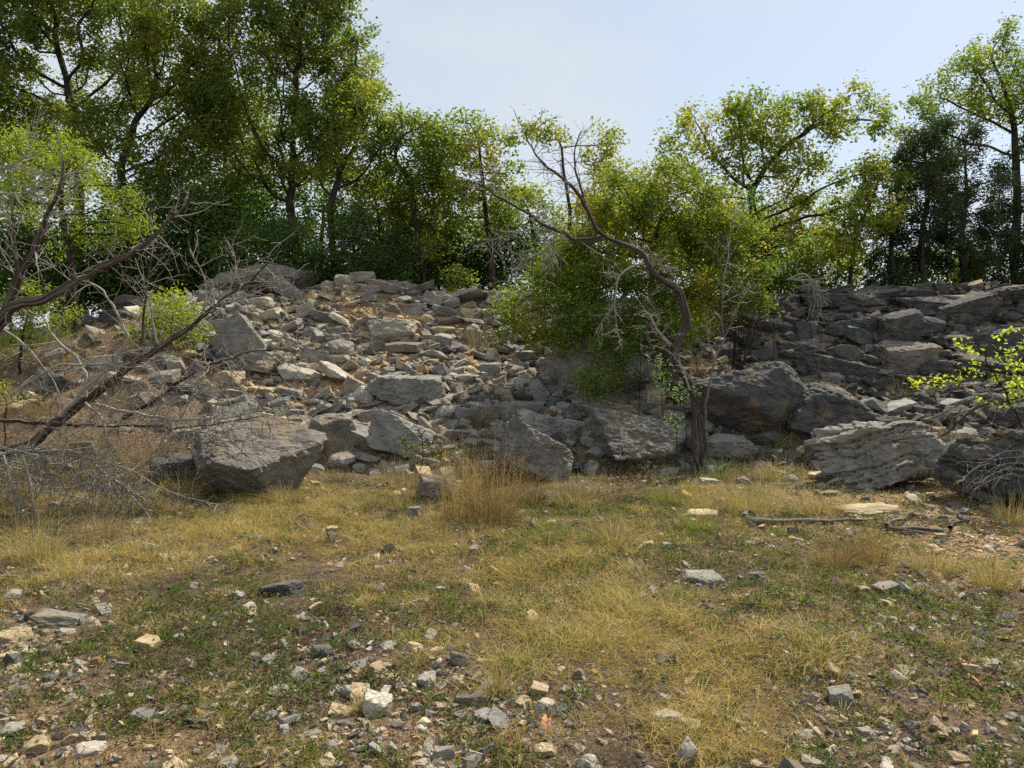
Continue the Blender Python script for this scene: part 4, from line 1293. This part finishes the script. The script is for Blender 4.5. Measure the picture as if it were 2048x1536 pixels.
# bent tree
foot = at(1396, 945, 9.25)
foot[2] = float(Hgt(foot[0], foot[1])) - .05
bt = tag(empty('bent_tree', foot), 'crooked bare-limbed tree bending over the scree from the slab boulders', 'tree')
T = [(1396, 950), (1398, 886), (1393, 815), (1380, 772), (1358, 738), (1349, 708), (1360, 676), (1373, 645), (1364, 602), (1353, 577), (1322, 558), (1300, 538), (1285, 508), (1256, 492), (1218, 477), (1197, 463)]
P = np.array([at(a, b, 9.25 + .1 * math.sin(i)) for i, (a, b) in enumerate(T)])
P[0][2] = foot[2]
P = smooth_path(P, step=.03)
tb = Tubes(12)
s_ = np.linspace(0, 1, len(P))
tb.add(P, np.interp(s_, [0, .05, .3, .55, .75, 1], [.10, .062, .048, .052, .035, .023]), lump=.45)
tb.build('trunk', M_BENT, bt, origin=foot)
kw = dict(depth=9.3)
limb(bt, 'limb', [(1199, 465), (1176, 423), (1158, 390), (1124, 355), (1083, 324), (1059, 287), (1050, 262)], .03, .006, M_BENT, rg, foot, tw=(16, .5, -.2), **kw)
limb(bt, 'limb', [(1172, 415), (1160, 370), (1149, 330), (1150, 290), (1162, 262)], .018, .005, M_BENT, rg, foot, tw=(12, .4, -.3), **kw)
limb(bt, 'limb', [(1205, 473), (1176, 481), (1148, 478), (1124, 464), (1083, 447), (1049, 420), (1000, 399), (964, 369), (936, 336)], .032, .004, M_BENT, rg, foot, tw=(18, .55, .25), **kw)
limb(bt, 'limb', [(1148, 478), (1114, 480), (1083, 502), (1050, 520), (1030, 545), (1012, 572)], .016, .003, M_DEAD, rg, foot, tw=(22, .45, .5), **kw)
limb(bt, 'limb', [(1100, 455), (1060, 458), (1020, 470), (985, 480), (955, 492)], .011, .002, M_DEAD, rg, foot, tw=(14, .45, .4), **kw)
limb(bt, 'branch', [(1107, 455), (1108, 500), (1104, 553)], .006, .002, M_DEAD, rg, foot, tw=(5, .15, .5), **kw)
limb(bt, 'branch', [(1092, 470), (1090, 520), (1092, 570)], .006, .002, M_DEAD, rg, foot, tw=(5, .15, .5), **kw)
limb(bt, 'branch', [(1290, 529), (1270, 530), (1244, 546), (1234, 575), (1228, 608), (1212, 632), (1203, 645), (1189, 672)], .014, .003, M_DEAD, rg, foot, tw=(8, .3, .6), depth=9.2)
limb(bt, 'branch', [(1228, 608), (1232, 640), (1233, 657), (1246, 697)], .007, .002, M_DEAD, rg, foot, tw=(4, .2, .6), depth=9.2)
limb(bt, 'branch', [(1239, 560), (1218, 548), (1196, 544)], .006, .002, M_DEAD, rg, foot, tw=(3, .15, .0), depth=9.2)
limb(bt, 'branch', [(1300, 540), (1312, 520), (1308, 505)], .012, .004, M_DEAD, rg, foot, tw=(3, .2, 0), depth=9.2)
limb(bt, 'branch', [(1310, 548), (1330, 532), (1345, 550), (1358, 575)], .008, .003, M_DEAD, rg, foot, tw=(4, .2, 0), depth=9.2)
limb(bt, 'stub', [(1352, 712), (1320, 680), (1290, 645), (1274, 617)], .028, .008, M_BENT, rg, foot, tw=(3, .2, 0), depth=9.2)
limb(bt, 'stub', [(1340, 690), (1312, 655), (1300, 630), (1283, 622)], .02, .006, M_DEAD, rg, foot, tw=(3, .2, 0), depth=9.1)
limb(bt, 'stub', [(1345, 700), (1325, 650), (1305, 600), (1302, 585)], .018, .005, M_BENT, rg, foot, tw=(3, .25, 0), depth=9.15)
limb(bt, 'stub', [(1380, 780), (1355, 720), (1330, 700), (1300, 690)], .012, .003, M_DEAD, rg, foot, tw=(4, .3, 0), depth=9.1)
limb(bt, 'root_sucker', [(1400, 940), (1388, 900), (1385, 850), (1398, 800)], .03, .012, M_BENT, rg, foot, depth=9.15)
limb(bt, 'root_sucker', [(1404, 940), (1412, 890), (1405, 850), (1392, 810)], .025, .01, M_BENT, rg, foot, depth=9.2)
# pale thin sapling
foot = at(1408, 930, 9.35)
foot[2] = float(Hgt(foot[0], foot[1])) - .03
sp = tag(empty('bare_sapling', foot), 'thin pale grey sapling forking upward next to the bent trunk', 'sapling')
limb(sp, 'trunk', [(1408, 935), (1409, 860), (1413, 803), (1432, 716), (1450, 678)], .017, .012, M_GREYW, rg, foot, depth=9.35)
limb(sp, 'branch', [(1450, 678), (1444, 640), (1446, 546), (1436, 518), (1430, 490)], .009, .003, M_GREYW, rg, foot, tw=(6, .35, -.2), depth=9.35)
limb(sp, 'branch', [(1450, 676), (1466, 639), (1490, 590), (1520, 560), (1545, 548)], .009, .003, M_GREYW, rg, foot, tw=(8, .3, -.2), depth=9.35)
limb(sp, 'branch', [(1446, 560), (1456, 510), (1462, 460), (1470, 420)], .008, .003, M_DEAD, rg, foot, tw=(6, .3, -.2), depth=9.35)
limb(sp, 'branch', [(1432, 716), (1418, 690), (1415, 660), (1408, 630)], .007, .002, M_DEAD, rg, foot, tw=(3, .2, 0), depth=9.3)
# dry twiggy bush above the talus
foot = at(1480, 742, 10.9)
foot[2] = float(Hgt(foot[0], foot[1]))
db = tag(empty('bare_shrub', foot), 'leafless dark shrub standing on the talus behind the thin sapling', 'shrub')
for k in range(5):
    limb(db, 'stem', [(1480 + rg.normal(0, 3), 745), (1484 + k * 7 - 14, 700), (1490 + k * 16 - 30, 650 - k * 6), (1500 + k * 26 - 50, 600)], .011, .003, M_BARK, rg, foot, tw=(10, .4, 0), depth=10.9)
foot = at(1615, 640, 13.0)
db = tag(empty('bare_shrub', foot), 'leafless grey shrub drooping over the first crest stones', 'shrub')
for k in range(4):
    limb(db, 'stem', [(1575 + 6 * k, 560), (1610 + 8 * k, 548 + 6 * k), (1628 + 3 * k, 580), (1615 + 10 * k, 640)], .013, .003, M_DEAD, rg, foot, tw=(8, .35, .3), depth=13.0)

# the big dead tree that leans in from the side
foot = at(-60, 960, 7.6)
foot[2] = float(Hgt(foot[0], foot[1]))
dt = dt_ = tag(empty('dead_tree', foot), 'big dead tree sprawling in with long bleached leafless limbs', 'dead tree')
D_ = 7.6
limb(dt, 'limb', [(-60, 965), (-10, 915), (61, 886), (113, 845), (171, 804), (232, 756), (273, 725), (325, 691), (393, 643), (444, 602), (513, 551), (543, 507)], .062, .008, M_DEADT, rg, foot, tw=(30, .55, .0), depth=D_, sides=10, lump=.22)
limb(dt, 'limb', [(-60, 720), (0, 637), (34, 609), (85, 599), (137, 568), (191, 537), (273, 500), (330, 450), (385, 395)], .066, .008, M_DEADT, rg, foot, tw=(22, .5, .1), depth=7.2, sides=10, lump=.22)
limb(dt, 'limb', [(10, 625), (20, 596), (44, 541), (68, 500), (90, 440), (122, 370), (125, 310)], .045, .009, M_DEADT, rg, foot, tw=(16, .5, .1), depth=7.2, sides=8, lump=.2)
limb(dt, 'limb', [(40, 560), (30, 500), (22, 440), (30, 400)], .022, .006, M_DEADT, rg, foot, tw=(8, .4, 0), depth=7.1)
limb(dt, 'limb', [(245, 836), (308, 801), (369, 756), (410, 732), (478, 712), (554, 698), (600, 700)], .028, .003, M_DEADT, rg, foot, tw=(22, .5, .2), depth=7.9)
limb(dt, 'limb', [(-20, 838), (103, 849), (239, 852), (376, 855), (480, 838), (560, 830)], .024, .003, M_DEADT, rg, foot, tw=(26, .5, .3), depth=7.7)
limb(dt, 'limb', [(191, 808), (273, 828), (342, 838), (444, 835), (540, 818), (620, 800)], .018, .002, M_DEAD, rg, foot, tw=(24, .45, .2), depth=7.6)
limb(dt, 'branch', [(123, 831), (154, 794), (191, 760), (219, 736), (240, 700), (253, 674), (232, 623), (212, 592), (195, 572), (150, 560)], .024, .008, M_DEAD, rg, foot, tw=(10, .4, .1), depth=7.4)
limb(dt, 'branch', [(171, 794), (171, 746), (150, 715), (103, 667), (79, 620)], .02, .005, M_DEAD, rg, foot, tw=(8, .4, -.1), depth=7.4)
limb(dt, 'branch', [(284, 719), (287, 637), (294, 568), (304, 500), (300, 440), (303, 400)], .016, .004, M_DEADT, rg, foot, tw=(12, .4, -.2), depth=7.6)
limb(dt, 'branch', [(313, 688), (301, 613), (285, 560), (270, 517)], .012, .004, M_DEAD, rg, foot, tw=(6, .35, 0), depth=7.6)
limb(dt, 'branch', [(400, 640), (412, 590), (404, 545), (380, 500)], .01, .003, M_DEAD, rg, foot, tw=(10, .35, -.1), depth=7.6)
limb(dt, 'branch', [(444, 602), (468, 560), (470, 515), (455, 480)], .009, .003, M_DEAD, rg, foot, tw=(10, .3, -.1), depth=7.6)
limb(dt, 'branch', [(430, 612), (500, 590), (560, 560), (580, 540)], .008, .002, M_DEAD, rg, foot, tw=(8, .3, 0), depth=7.6)
limb(dt, 'branch', [(20, 790), (103, 736), (154, 729), (239, 732), (310, 736)], .016, .004, M_DEAD, rg, foot, tw=(8, .4, .2), depth=7.3)
limb(dt, 'limb', [(-40, 925), (0, 910), (68, 903), (154, 907), (212, 948), (253, 978), (290, 1025), (315, 1058)], .02, .004, M_DEAD, rg, foot, tw=(36, .45, .5), depth=7.0)
limb(dt, 'branch', [(60, 905), (150, 912), (250, 935), (320, 975), (390, 1000), (470, 1015)], .010, .002, M_DEAD, rg, foot, tw=(20, .4, .3), depth=7.0)
limb(dt, 'branch', [(7, 910), (17, 951), (38, 1013), (44, 1060)], .012, .003, M_DEAD, rg, foot, tw=(12, .35, .6), depth=6.7)
limb(dt, 'branch', [(44, 910), (58, 955), (72, 1023), (80, 1080), (78, 1130)], .012, .003, M_DEAD, rg, foot, tw=(8, .3, .6), depth=6.7)
limb(dt, 'branch', [(171, 806), (200, 830), (212, 870), (235, 905)], .014, .004, M_DEAD, rg, foot, tw=(8, .35, .5), depth=7.4)
limb(dt, 'branch', [(0, 655), (60, 700), (120, 790), (123, 830)], .012, .003, M_DEAD, rg, foot, tw=(8, .4, .1), depth=7.3)
limb(dt, 'branch', [(350, 835), (330, 870), (310, 905), (280, 940)], .007, .002, M_DEAD, rg, foot, tw=(10, .3, .5), depth=7.5)
limb(dt, 'branch', [(376, 855), (430, 870), (470, 880), (520, 878)], .008, .002, M_DEAD, rg, foot, tw=(10, .3, .3), depth=7.6)
limb(dt, 'branch', [(-20, 340), (20, 335), (60, 300)], .012, .003, M_DEAD, rg, foot, tw=(10, .5, .1), depth=7.0)
limb(dt, 'branch', [(-20, 385), (40, 388), (90, 380)], .010, .003, M_DEAD, rg, foot, tw=(8, .5, .1), depth=7.0)

for k in range(7):
    y0 = 905 + 14 * k
    limb(dt, 'branch', [(-30, y0 - 20), (50 + 12 * k, y0), (140 + 22 * k, y0 + 26 - 8 * (k % 3)), (220 + 30 * k, y0 + 60 - 26 * (k % 2))], .009, .002, M_DEAD, rg, foot, tw=(11, .4, .4), depth=6.9 + .12 * k)
for k in range(6):
    limb(dt, 'branch', [(120 + 60 * k, 842), (160 + 60 * k, 800 - 8 * k), (190 + 62 * k, 770 + 4 * k), (230 + 60 * k, 742 + 14 * (k % 2))], .007, .002, M_DEAD, rg, foot, tw=(6, .35, 0), depth=7.6)

# dead brush by the layered boulders, and the dark bough behind it
foot = at(2060, 990, 7.4)
foot[2] = float(Hgt(foot[0], foot[1]))
br = tag(empty('dead_brush', foot), 'tangled dead grey brush lying over the dark layered boulder', 'brush')
for k in range(5):
    a = rg.uniform(-1, 1)
    limb(br, 'stem', [(2070, 900 + 14 * k), (2010 + 6 * a, 905 + 11 * k), (1960 + 10 * a, 930 + 9 * k), (1925 + 14 * a, 960 + 7 * k)], .006, .002, M_DEAD, rg, foot, tw=(5, .25, .3), depth=7.3 - .04 * k)
foot = at(2070, 800, 7.9)
foot[2] = float(Hgt(foot[0], foot[1]))
bb = tag(empty('dead_bough', foot), 'dark dead bough slanting down from the edge onto the layered boulder', 'bough')
limb(bb, 'limb', [(2080, 790), (2010, 806), (1960, 812), (1925, 840), (1895, 862), (1876, 874)], .026, .008, M_DEADT, rg, foot, tw=(5, .3, .2), depth=7.9)
limb(bb, 'branch', [(1960, 795), (1925, 806), (1880, 830), (1838, 846)], .009, .004, M_DEADT, rg, foot, tw=(4, .3, .2), depth=8.0)
# fallen branches in the grass
foot = ground_hit(1560, 1052)
fb = tag(empty('fallen_branch', foot), 'long weathered grey branch lying in the grass', 'branch')
def lie(parent, name, pts, r0, r1, lift, foot, mat=M_GREYW, tw=None):
    P = np.array([ground_hit(a, b) + np.array([0, 0, lift]) for a, b in pts])
    P = smooth_path(P, step=.03)
    P = P + np.stack([fbm(np.arange(len(P))[:, None] * np.array([[.22, .1, .2]]) + q, 3) - .5 for q in (3., 40., 77.)], 1) * np.array([.05, .10, .04])
    tb = Tubes(8)
    tb.add(P, np.linspace(r0, r1, len(P)), lump=.6)
    if tw: twigs(tb, P, rg, .005, tw[0], tw[1], 2, -.1)
    tb.build(name, mat, parent, origin=foot)
lie(fb, 'stem', [(1488, 1040), (1510, 1050), (1580, 1048), (1660, 1050), (1735, 1048)], .026, .012, .035, foot, tw=(5, .2))
lie(fb, 'stub', [(1490, 1045), (1500, 1036), (1520, 1048)], .02, .008, .05, foot)
foot = ground_hit(1830, 1060)
fb = tag(empty('fallen_branch', foot), 'forked bleached branch lying in the orange dirt', 'branch')
lie(fb, 'stem', [(1770, 1062), (1800, 1068), (1840, 1066), (1885, 1066)], .024, .014, .03, foot)
lie(fb, 'fork', [(1772, 1064), (1795, 1052), (1815, 1042), (1828, 1034)], .018, .008, .05, foot)
lie(fb, 'fork', [(1800, 1066), (1830, 1074), (1862, 1078)], .012, .005, .03, foot)
lie(fb, 'fork', [(1900, 1066), (1918, 1055), (1926, 1046)], .018, .008, .04, foot, M_DEADT)
# dead snag of twigs at the foot of the slab
foot = ground_hit(1250, 960)
ss = tag(empty('dead_twig_pile', foot), 'dead black twigs heaped against the broad slab foot', 'twigs')
for k in range(7):
    limb(ss, 'stem', [(1215 + 14 * k, 960), (1222 + 13 * k, 930), (1235 + 12 * k, 900 + 5 * k)], .006, .002, M_BARK, rg, foot, tw=(7, .25, .1), depth=9.0)

# ------------------------------------------------------------------ grass
def blades(X, Y, h, w_, lean, rng, col, K=3, Z=None, dirs=None, curl=1.0):
    n = len(X)
    Z = Hgt(X, Y) - .005 if Z is None else Z
    a = rng.uniform(0, 2 * np.pi, n) if dirs is None else dirs
    ld = np.stack([np.cos(a), np.sin(a)], 1)
    b = rng.uniform(0, 2 * np.pi, n)
    wd = np.stack([np.cos(b), np.sin(b), np.zeros(n)], 1)
    s = np.arange(K + 1) / K
    hor = (h * lean)[:, None] * s ** 1.7
    ver = h[:, None] * (s - .45 * np.clip(lean, 0, 1.2)[:, None] * curl * s ** 2.2)
    cen = np.zeros((n, K + 1, 3))
    cen[..., 0] = X[:, None] + ld[:, :1] * hor
    cen[..., 1] = Y[:, None] + ld[:, 1:] * hor
    cen[..., 2] = Z[:, None] + ver
    ww = (w_[:, None] * (1 - s * .85))[..., None] * wd[:, None, :] * .5
    V = np.stack([cen - ww, cen + ww], 2).reshape(-1, 3)
    nv = (K + 1) * 2
    k = np.arange(K)[:, None] * 2
    q = np.concatenate([k, k + 1, k + 3, k + 2], 1)
    Fc = (q[None] + (np.arange(n) * nv)[:, None, None]).reshape(-1, 4)
    return V, Fc, np.repeat(col, nv, 0)


GCOL = np.array([(.43, .32, .10), (.52, .395, .14), (.43, .335, .10), (.27, .28, .08), (.58, .47, .24)])
rng = np.random.default_rng(9)


def field_points(n, blobs, base, ncl=1.6, seed=0, thr=.0):
    X = rng.uniform(-9.3, 9.3, n * 7)
    Y = 2.5 + 7.9 * rng.random(n * 7) ** 1.25
    px, py = to_px(np.stack([X, Y, Hbase(X, Y)], -1))
    keep = (np.abs(X) < Y * .74 + 1.9)
    d = patch(X, Y, blobs) * .75 + base + (xyn(X, Y, 1.5, 3, seed) - .5) * ncl * .7 + (xyn(X, Y, 6.5, 2, seed + 3) - .5) * ncl
    keep &= rng.random(n * 7) < np.clip(d - thr, 0.0, 1)
    # thins out where the bank begins
    yb = np.interp(X, [-9, -5.5, -3.6, -2, 0, 2, 3.5, 5, 7], [7.9, 8.9, 9.3, 9.6, 9.8, 9.7, 9.9, 9.5, 9.1])
    keep &= Y < yb + rng.normal(0, .12, n * 7)
    return X[keep][:n], Y[keep][:n]


X, Y = field_points(128000, GOLD, -.02, ncl=2.3, seed=1)
n = len(X)
u = np.clip(xyn(X, Y, 1.1, 3, 5.) * 1.5 - .35 + rng.normal(0, .25, n), 0, .999)
c = GCOL[(u * 5).astype(int)] * rng.uniform(.7, 1.2, (n, 1))
DR = rng.uniform(0, 2 * np.pi, n)
# most of the blades spring from small tufts
TX, TY = X[::26], Y[::26]
g_i = rng.integers(0, len(TX), n)
tf = rng.random(n) < .62
rr2 = rng.random(n) ** .6 * .045
X = np.where(tf, TX[g_i] + np.cos(DR) * rr2, X)
Y = np.where(tf, TY[g_i] + np.sin(DR) * rr2, Y)
tone_ = rng.uniform(.75, 1.2, len(TX))[g_i]
c = np.where(tf[:, None], GCOL[rng.integers(0, 5, len(TX))[g_i]] * tone_[:, None] * rng.uniform(.85, 1.1, (n, 1)), c)
hh = rng.uniform(.035, .105, n) * (.3 + 1.3 * xyn(X, Y, 3.3, 2, 8.)) * (.8 + .5 * np.clip(patch(X, Y, GOLD), 0, 1))
V1, F1, C1 = blades(X, Y, hh, rng.uniform(.002, .005, n), rng.uniform(.2, 1.7, n), rng, c, K=3, dirs=DR)
o = mobj('dry_grass', V1, F1, M_GRASS, col=C1)
tag(o, 'short golden curly grass covering the field', kind='stuff')

# dead grey thatch, brown stems and leaf litter
X, Y = field_points(74000, GREEN, .45, seed=21)
n = len(X)
c = np.array([(.08, .055, .042), (.15, .115, .085), (.26, .21, .15), (.10, .055, .045)])[rng.integers(0, 4, n)] * rng.uniform(.7, 1.3, (n, 1))
V1, F1, C1 = blades(X, Y, rng.uniform(.02, .09, n), rng.uniform(.002, .005, n), rng.uniform(.4, 2.6, n), rng, c, K=2)
o = mobj('thatch', V1, F1, M_GRASS, col=C1)
tag(o, 'dead brown and grey thatch and stalks among the grass', kind='stuff')

# low green weeds
X, Y = field_points(11500, GREEN, -.02, ncl=2.0, seed=41)
n = len(X)
k = 9
PX = np.repeat(X, k) + rng.normal(0, .022, n * k)
PY = np.repeat(Y, k) + rng.normal(0, .022, n * k)
PZ = Hgt(PX, PY) + rng.uniform(.0, .05, n * k) * (rng.random(n * k) ** .6)
P = np.stack([PX, PY, PZ], 1)
hue = np.repeat(rng.random(n), k)
c = np.where((hue < .16)[:, None], np.array([[.12, .06, .045]]), np.where((hue < .6)[:, None], np.array([[.085, .115, .035]]), np.array([[.13, .165, .045]]))) * rng.uniform(.7, 1.3, (n * k, 1))
V1, F1, C1 = leaf_quads(P, .028, .010, rng, c, up=.6, droop=-.5)
o = mobj('low_weeds', V1, F1, M_LEAF, col=C1)
tag(o, 'low green creeping weeds spreading between the stones', kind='stuff')


# tufts that stand out one by one
def tuft(label, px, py, wpx, hpx, pal, seed, n=260, lean=.8, wid=.004, depth=None, name='grass_tuft', heads=False):
    r = np.random.default_rng(seed)
    g = ground_hit(px, py) if depth is None else at(px, py, depth)
    Wd = wpx / F * g[1]
    Hh = hpx / F * g[1]
    a = r.uniform(0, 2 * np.pi, n)
    q = r.random(n) ** .7
    X = g[0] + np.cos(a) * q * Wd * .28
    Y = g[1] + np.sin(a) * q * Wd * .22
    c = np.array(pal)[r.integers(0, len(pal), n)] * r.uniform(.7, 1.25, (n, 1))
    h = Hh * r.uniform(.45, 1.12, n)
    Z = None if depth is None else np.full(n, g[2])
    V_, F_, C_ = blades(X, Y, h, r.uniform(wid * .5, wid, n), np.abs(r.normal(0, lean * .6, n)) * np.clip(Wd / Hh, .3, 1.6), r, c, K=5, dirs=a + r.normal(0, .5, n), Z=Z)
    if heads:       # feathery seed heads near the tips
        m = int(n * .35)
        ids = r.integers(0, n, m * 6)
        tips = V_.reshape(n, 6, 2, 3).mean(2)
        t = r.uniform(.55, 1, m * 6) * 5
        i0 = np.minimum(t.astype(int), 4)
        f = (t - i0)[:, None]
        P = tips[ids, i0] * (1 - f) + tips[ids, i0 + 1] * f
        V2, F2, C2 = leaf_quads(P, .022, .005, r, np.array([(.40, .24, .14)]) * r.uniform(.7, 1.4, (m * 6, 1)), up=0, droop=-1)
        F_ = np.concatenate([F_, F2 + len(V_)])
        V_ = np.concatenate([V_, V2])
        C_ = np.concatenate([C_, C2])
    o = mobj(name, V_, F_, M_GRASS, col=C_, origin=g)
    tag(o, label, 'grass tuft' if name != 'tall_grass_clump' else 'tall grass', 'grass tufts standing on their own')
    return o


RUS = [(.36, .25, .10), (.28, .17, .10), (.40, .31, .13), (.24, .24, .08), (.18, .12, .08)]
STR = [(.42, .33, .14), (.50, .42, .22), (.30, .27, .10), (.36, .28, .12)]
GRY = [(.28, .22, .15), (.38, .32, .22), (.20, .15, .10), (.32, .26, .14)]
GRN = [(.16, .22, .06), (.24, .27, .08), (.32, .28, .10)]
tuft('tall russet bluestem clump in front of the grey slabs', 985, 1045, 200, 185, RUS, 1, n=420, lean=.8, wid=.005, name='tall_grass_clump', heads=True)
tuft('yellow-stalked tall grass clump beside the small square boulder', 915, 1035, 130, 165, [RUS[0], RUS[2], STR[0]], 2, n=200, lean=.7, wid=.005, name='tall_grass_clump', heads=True)
TF = [(810, 975, 150, 75, GRY, 'grey drooping grass tuft under the green weed bush'), (1060, 1010, 110, 100, RUS, 'russet tuft on the far edge of the tall clump'),
      (1150, 1010, 150, 80, STR, 'straw tuft spreading below the tilted grey slab'), (1230, 1000, 140, 70, GRY, 'grey-brown tuft at the foot of the broad slab'),
      (1330, 1010, 150, 70, GRN, 'greenish tuft between the slab and the bent tree foot'), (1440, 960, 80, 60, GRN, 'green-gold tuft just beside the bent tree foot'),
      (1500, 1030, 190, 110, STR, 'big straw-coloured tuft above the fallen grey branch'), (1630, 1030, 190, 90, STR, 'wide golden tuft between fallen branch and layered boulder'),
      (1560, 900, 120, 50, STR, 'golden tuft in front of the dark peaked boulder'), (1540, 960, 110, 60, STR, 'golden tuft near the tilted tan slab stone'),
      (1670, 1130, 130, 90, RUS, 'russet tuft below the fallen grey branch'), (1740, 1125, 120, 100, RUS, 'second russet tuft nearer the forked bleached branch'),
      (1870, 1150, 160, 90, STR, 'straw tuft below the forked bleached branch'), (1990, 1180, 150, 100, STR, 'straw tuft at the far edge of the orange dirt'),
      (1930, 1010, 120, 80, RUS, 'rusty tuft under the dead grey brush'), (2020, 1050, 120, 80, STR, 'golden tuft at the edge beyond the dead brush'),
      (1900, 890, 90, 50, STR, 'golden tuft behind the deeply layered boulder'), (1800, 800, 90, 45, GRY, 'faded tuft on the dark talus below the ledge'),
      (1395, 745, 80, 45, STR, 'straw tuft on the talus behind the bent trunk'), (980, 585, 46, 46, STR, 'straw tuft sticking up on the crest skyline'),
      (955, 700, 90, 80, GRY, 'thin dry tuft among rocks below the stacked crest stones'), (990, 800, 90, 60, GRY, 'faint dry tuft in the middle scree'),
      (960, 850, 100, 60, GRY, 'grey tuft in the rubble above the tall clump'), (480, 990, 120, 110, GRN, 'green tuft under the brown undercut of the tilted boulder'),
      (80, 1120, 210, 130, STR, 'big straw tuft under the hanging dead twigs'), (200, 1080, 170, 90, GRY, 'grey tuft behind the drooping dead limb'),
      (30, 1010, 150, 110, RUS, 'reddish dry tuft at the foot of the dead tree'), (150, 970, 170, 100, RUS, 'reddish dry tuft on the bank under the dead limbs'),
      (280, 960, 150, 80, GRY, 'dry tuft beside the buried dark rock'), (360, 1000, 140, 80, STR, 'straw tuft before the shadow of the tilted boulder'),
      (500, 660, 60, 40, STR, 'tiny straw tuft under the crest outcrop'), (560, 700, 50, 34, STR, 'small pale tuft over the brown slab'),
      (430, 780, 70, 40, STR, 'golden tuft in the stony hollow by the dead limb'), (1590, 580, 70, 46, GRY, 'dry tuft behind the first dark crest stones'),
      (1000, 1400, 90, 70, STR, 'straw tuft beside the bright tan stone'), (720, 1420, 60, 44, STR, 'thin straw tuft by the whitish square stone'),
      (1230, 1090, 160, 80, STR, 'long-bladed straw tuft out in the weeds'), (1100, 1085, 120, 60, GRN, 'greenish tuft below the russet clump'),
      (1400, 1060, 150, 70, GRN, 'greenish tuft in front of the bent tree'), (570, 1000, 120, 50, STR, 'gold tuft touching the foot of the tilted boulder'),
      (680, 960, 90, 40, GRY, 'dry tuft at the foot of the brownish wedged boulder'), (240, 800, 150, 60, GRY, 'dry brown tuft on the bank beneath the dead limb'),
      (120, 740, 150, 60, RUS, 'russet dry tuft on the bank below the bright bush'), (60, 830, 140, 60, GRY, 'dull tuft on the bank by the wispy shrub')]
for i, (px, py, wp, hp, pal, lab) in enumerate(TF):
    tuft(lab, px, py, wp, hp, pal, 200 + i, n=int(110 + wp * 1.3), lean=1.0, wid=.0045)

# dry weeds over the earthy bank on the dead-tree side
n = 26000
X = rng.uniform(-8.5, -2.9, n)
Y = rng.uniform(8.1, 14.4, n)
k = rng.random(n) < np.clip((-3.2 - X) / 1.1 + .1, 0, 1) * np.clip(xyn(X, Y, 1.3, 3, 31.) * 2.6 - .75, 0, 1)
X, Y = X[k], Y[k]
n = len(X)
c = np.array([(.20, .13, .085), (.30, .21, .13), (.38, .30, .17), (.14, .15, .06)])[rng.integers(0, 4, n)] * rng.uniform(.6, 1.2, (n, 1))
V1, F1, C1 = blades(X, Y, rng.uniform(.05, .24, n), rng.uniform(.003, .007, n), rng.uniform(.3, 1.6, n), rng, c, K=3)
o = mobj('bank_grass', V1, F1, M_GRASS, col=C1)
tag(o, 'dry brown grass and weeds over the earthy bank', kind='stuff')

# longer dry grass running up between the first rocks
n = 60000
X = rng.uniform(-5.5, 7.5, n)
yb = np.interp(X, [-9, -5.5, -3.6, -2, 0, 2, 3.5, 5, 7], [7.9, 8.9, 9.3, 9.6, 9.8, 9.7, 9.9, 9.5, 9.1])
Y = yb + rng.normal(-.15, .38, n)
k = rng.random(n) < np.clip(xyn(X, Y, 2.6, 2, 51.) * 3.2 - 1.35, 0, .6)
X, Y = X[k], Y[k]
n = len(X)
c = np.array([STR[0], STR[2], GRY[0], GRY[1], (.22, .24, .08)])[rng.integers(0, 5, n)] * rng.uniform(.7, 1.2, (n, 1))
V1, F1, C1 = blades(X, Y, rng.uniform(.08, .34, n), rng.uniform(.002, .0045, n), rng.uniform(.2, 1.3, n), rng, c, K=4)
o = mobj('foot_grass', V1, F1, M_GRASS, col=C1)
tag(o, 'longer dry grass growing up between the lowest rocks', kind='stuff')

# leaf litter under the trees and on the shaded talus
n = 30000
X = rng.uniform(-9, 11, n)
Y = rng.uniform(10.2, 19, n)
k = (Y > 14.3) | ((X > 2.5) & (rng.random(n) < .6))
X, Y = X[k], Y[k]
n = len(X)
P = np.stack([X, Y, Hgt(X, Y) + rng.uniform(.005, .04, n)], 1)
c = np.array([(.22, .12, .06), (.30, .19, .10), (.14, .09, .06)])[rng.integers(0, 3, n)] * rng.uniform(.6, 1.2, (n, 1))
V1, F1, C1 = leaf_quads(P, .06, .035, rng, c, up=2.0)
o = mobj('leaf_litter', V1, F1, M_GRASS, col=C1)
tag(o, 'fallen brown oak leaves on the talus and under the trees', kind='stuff')
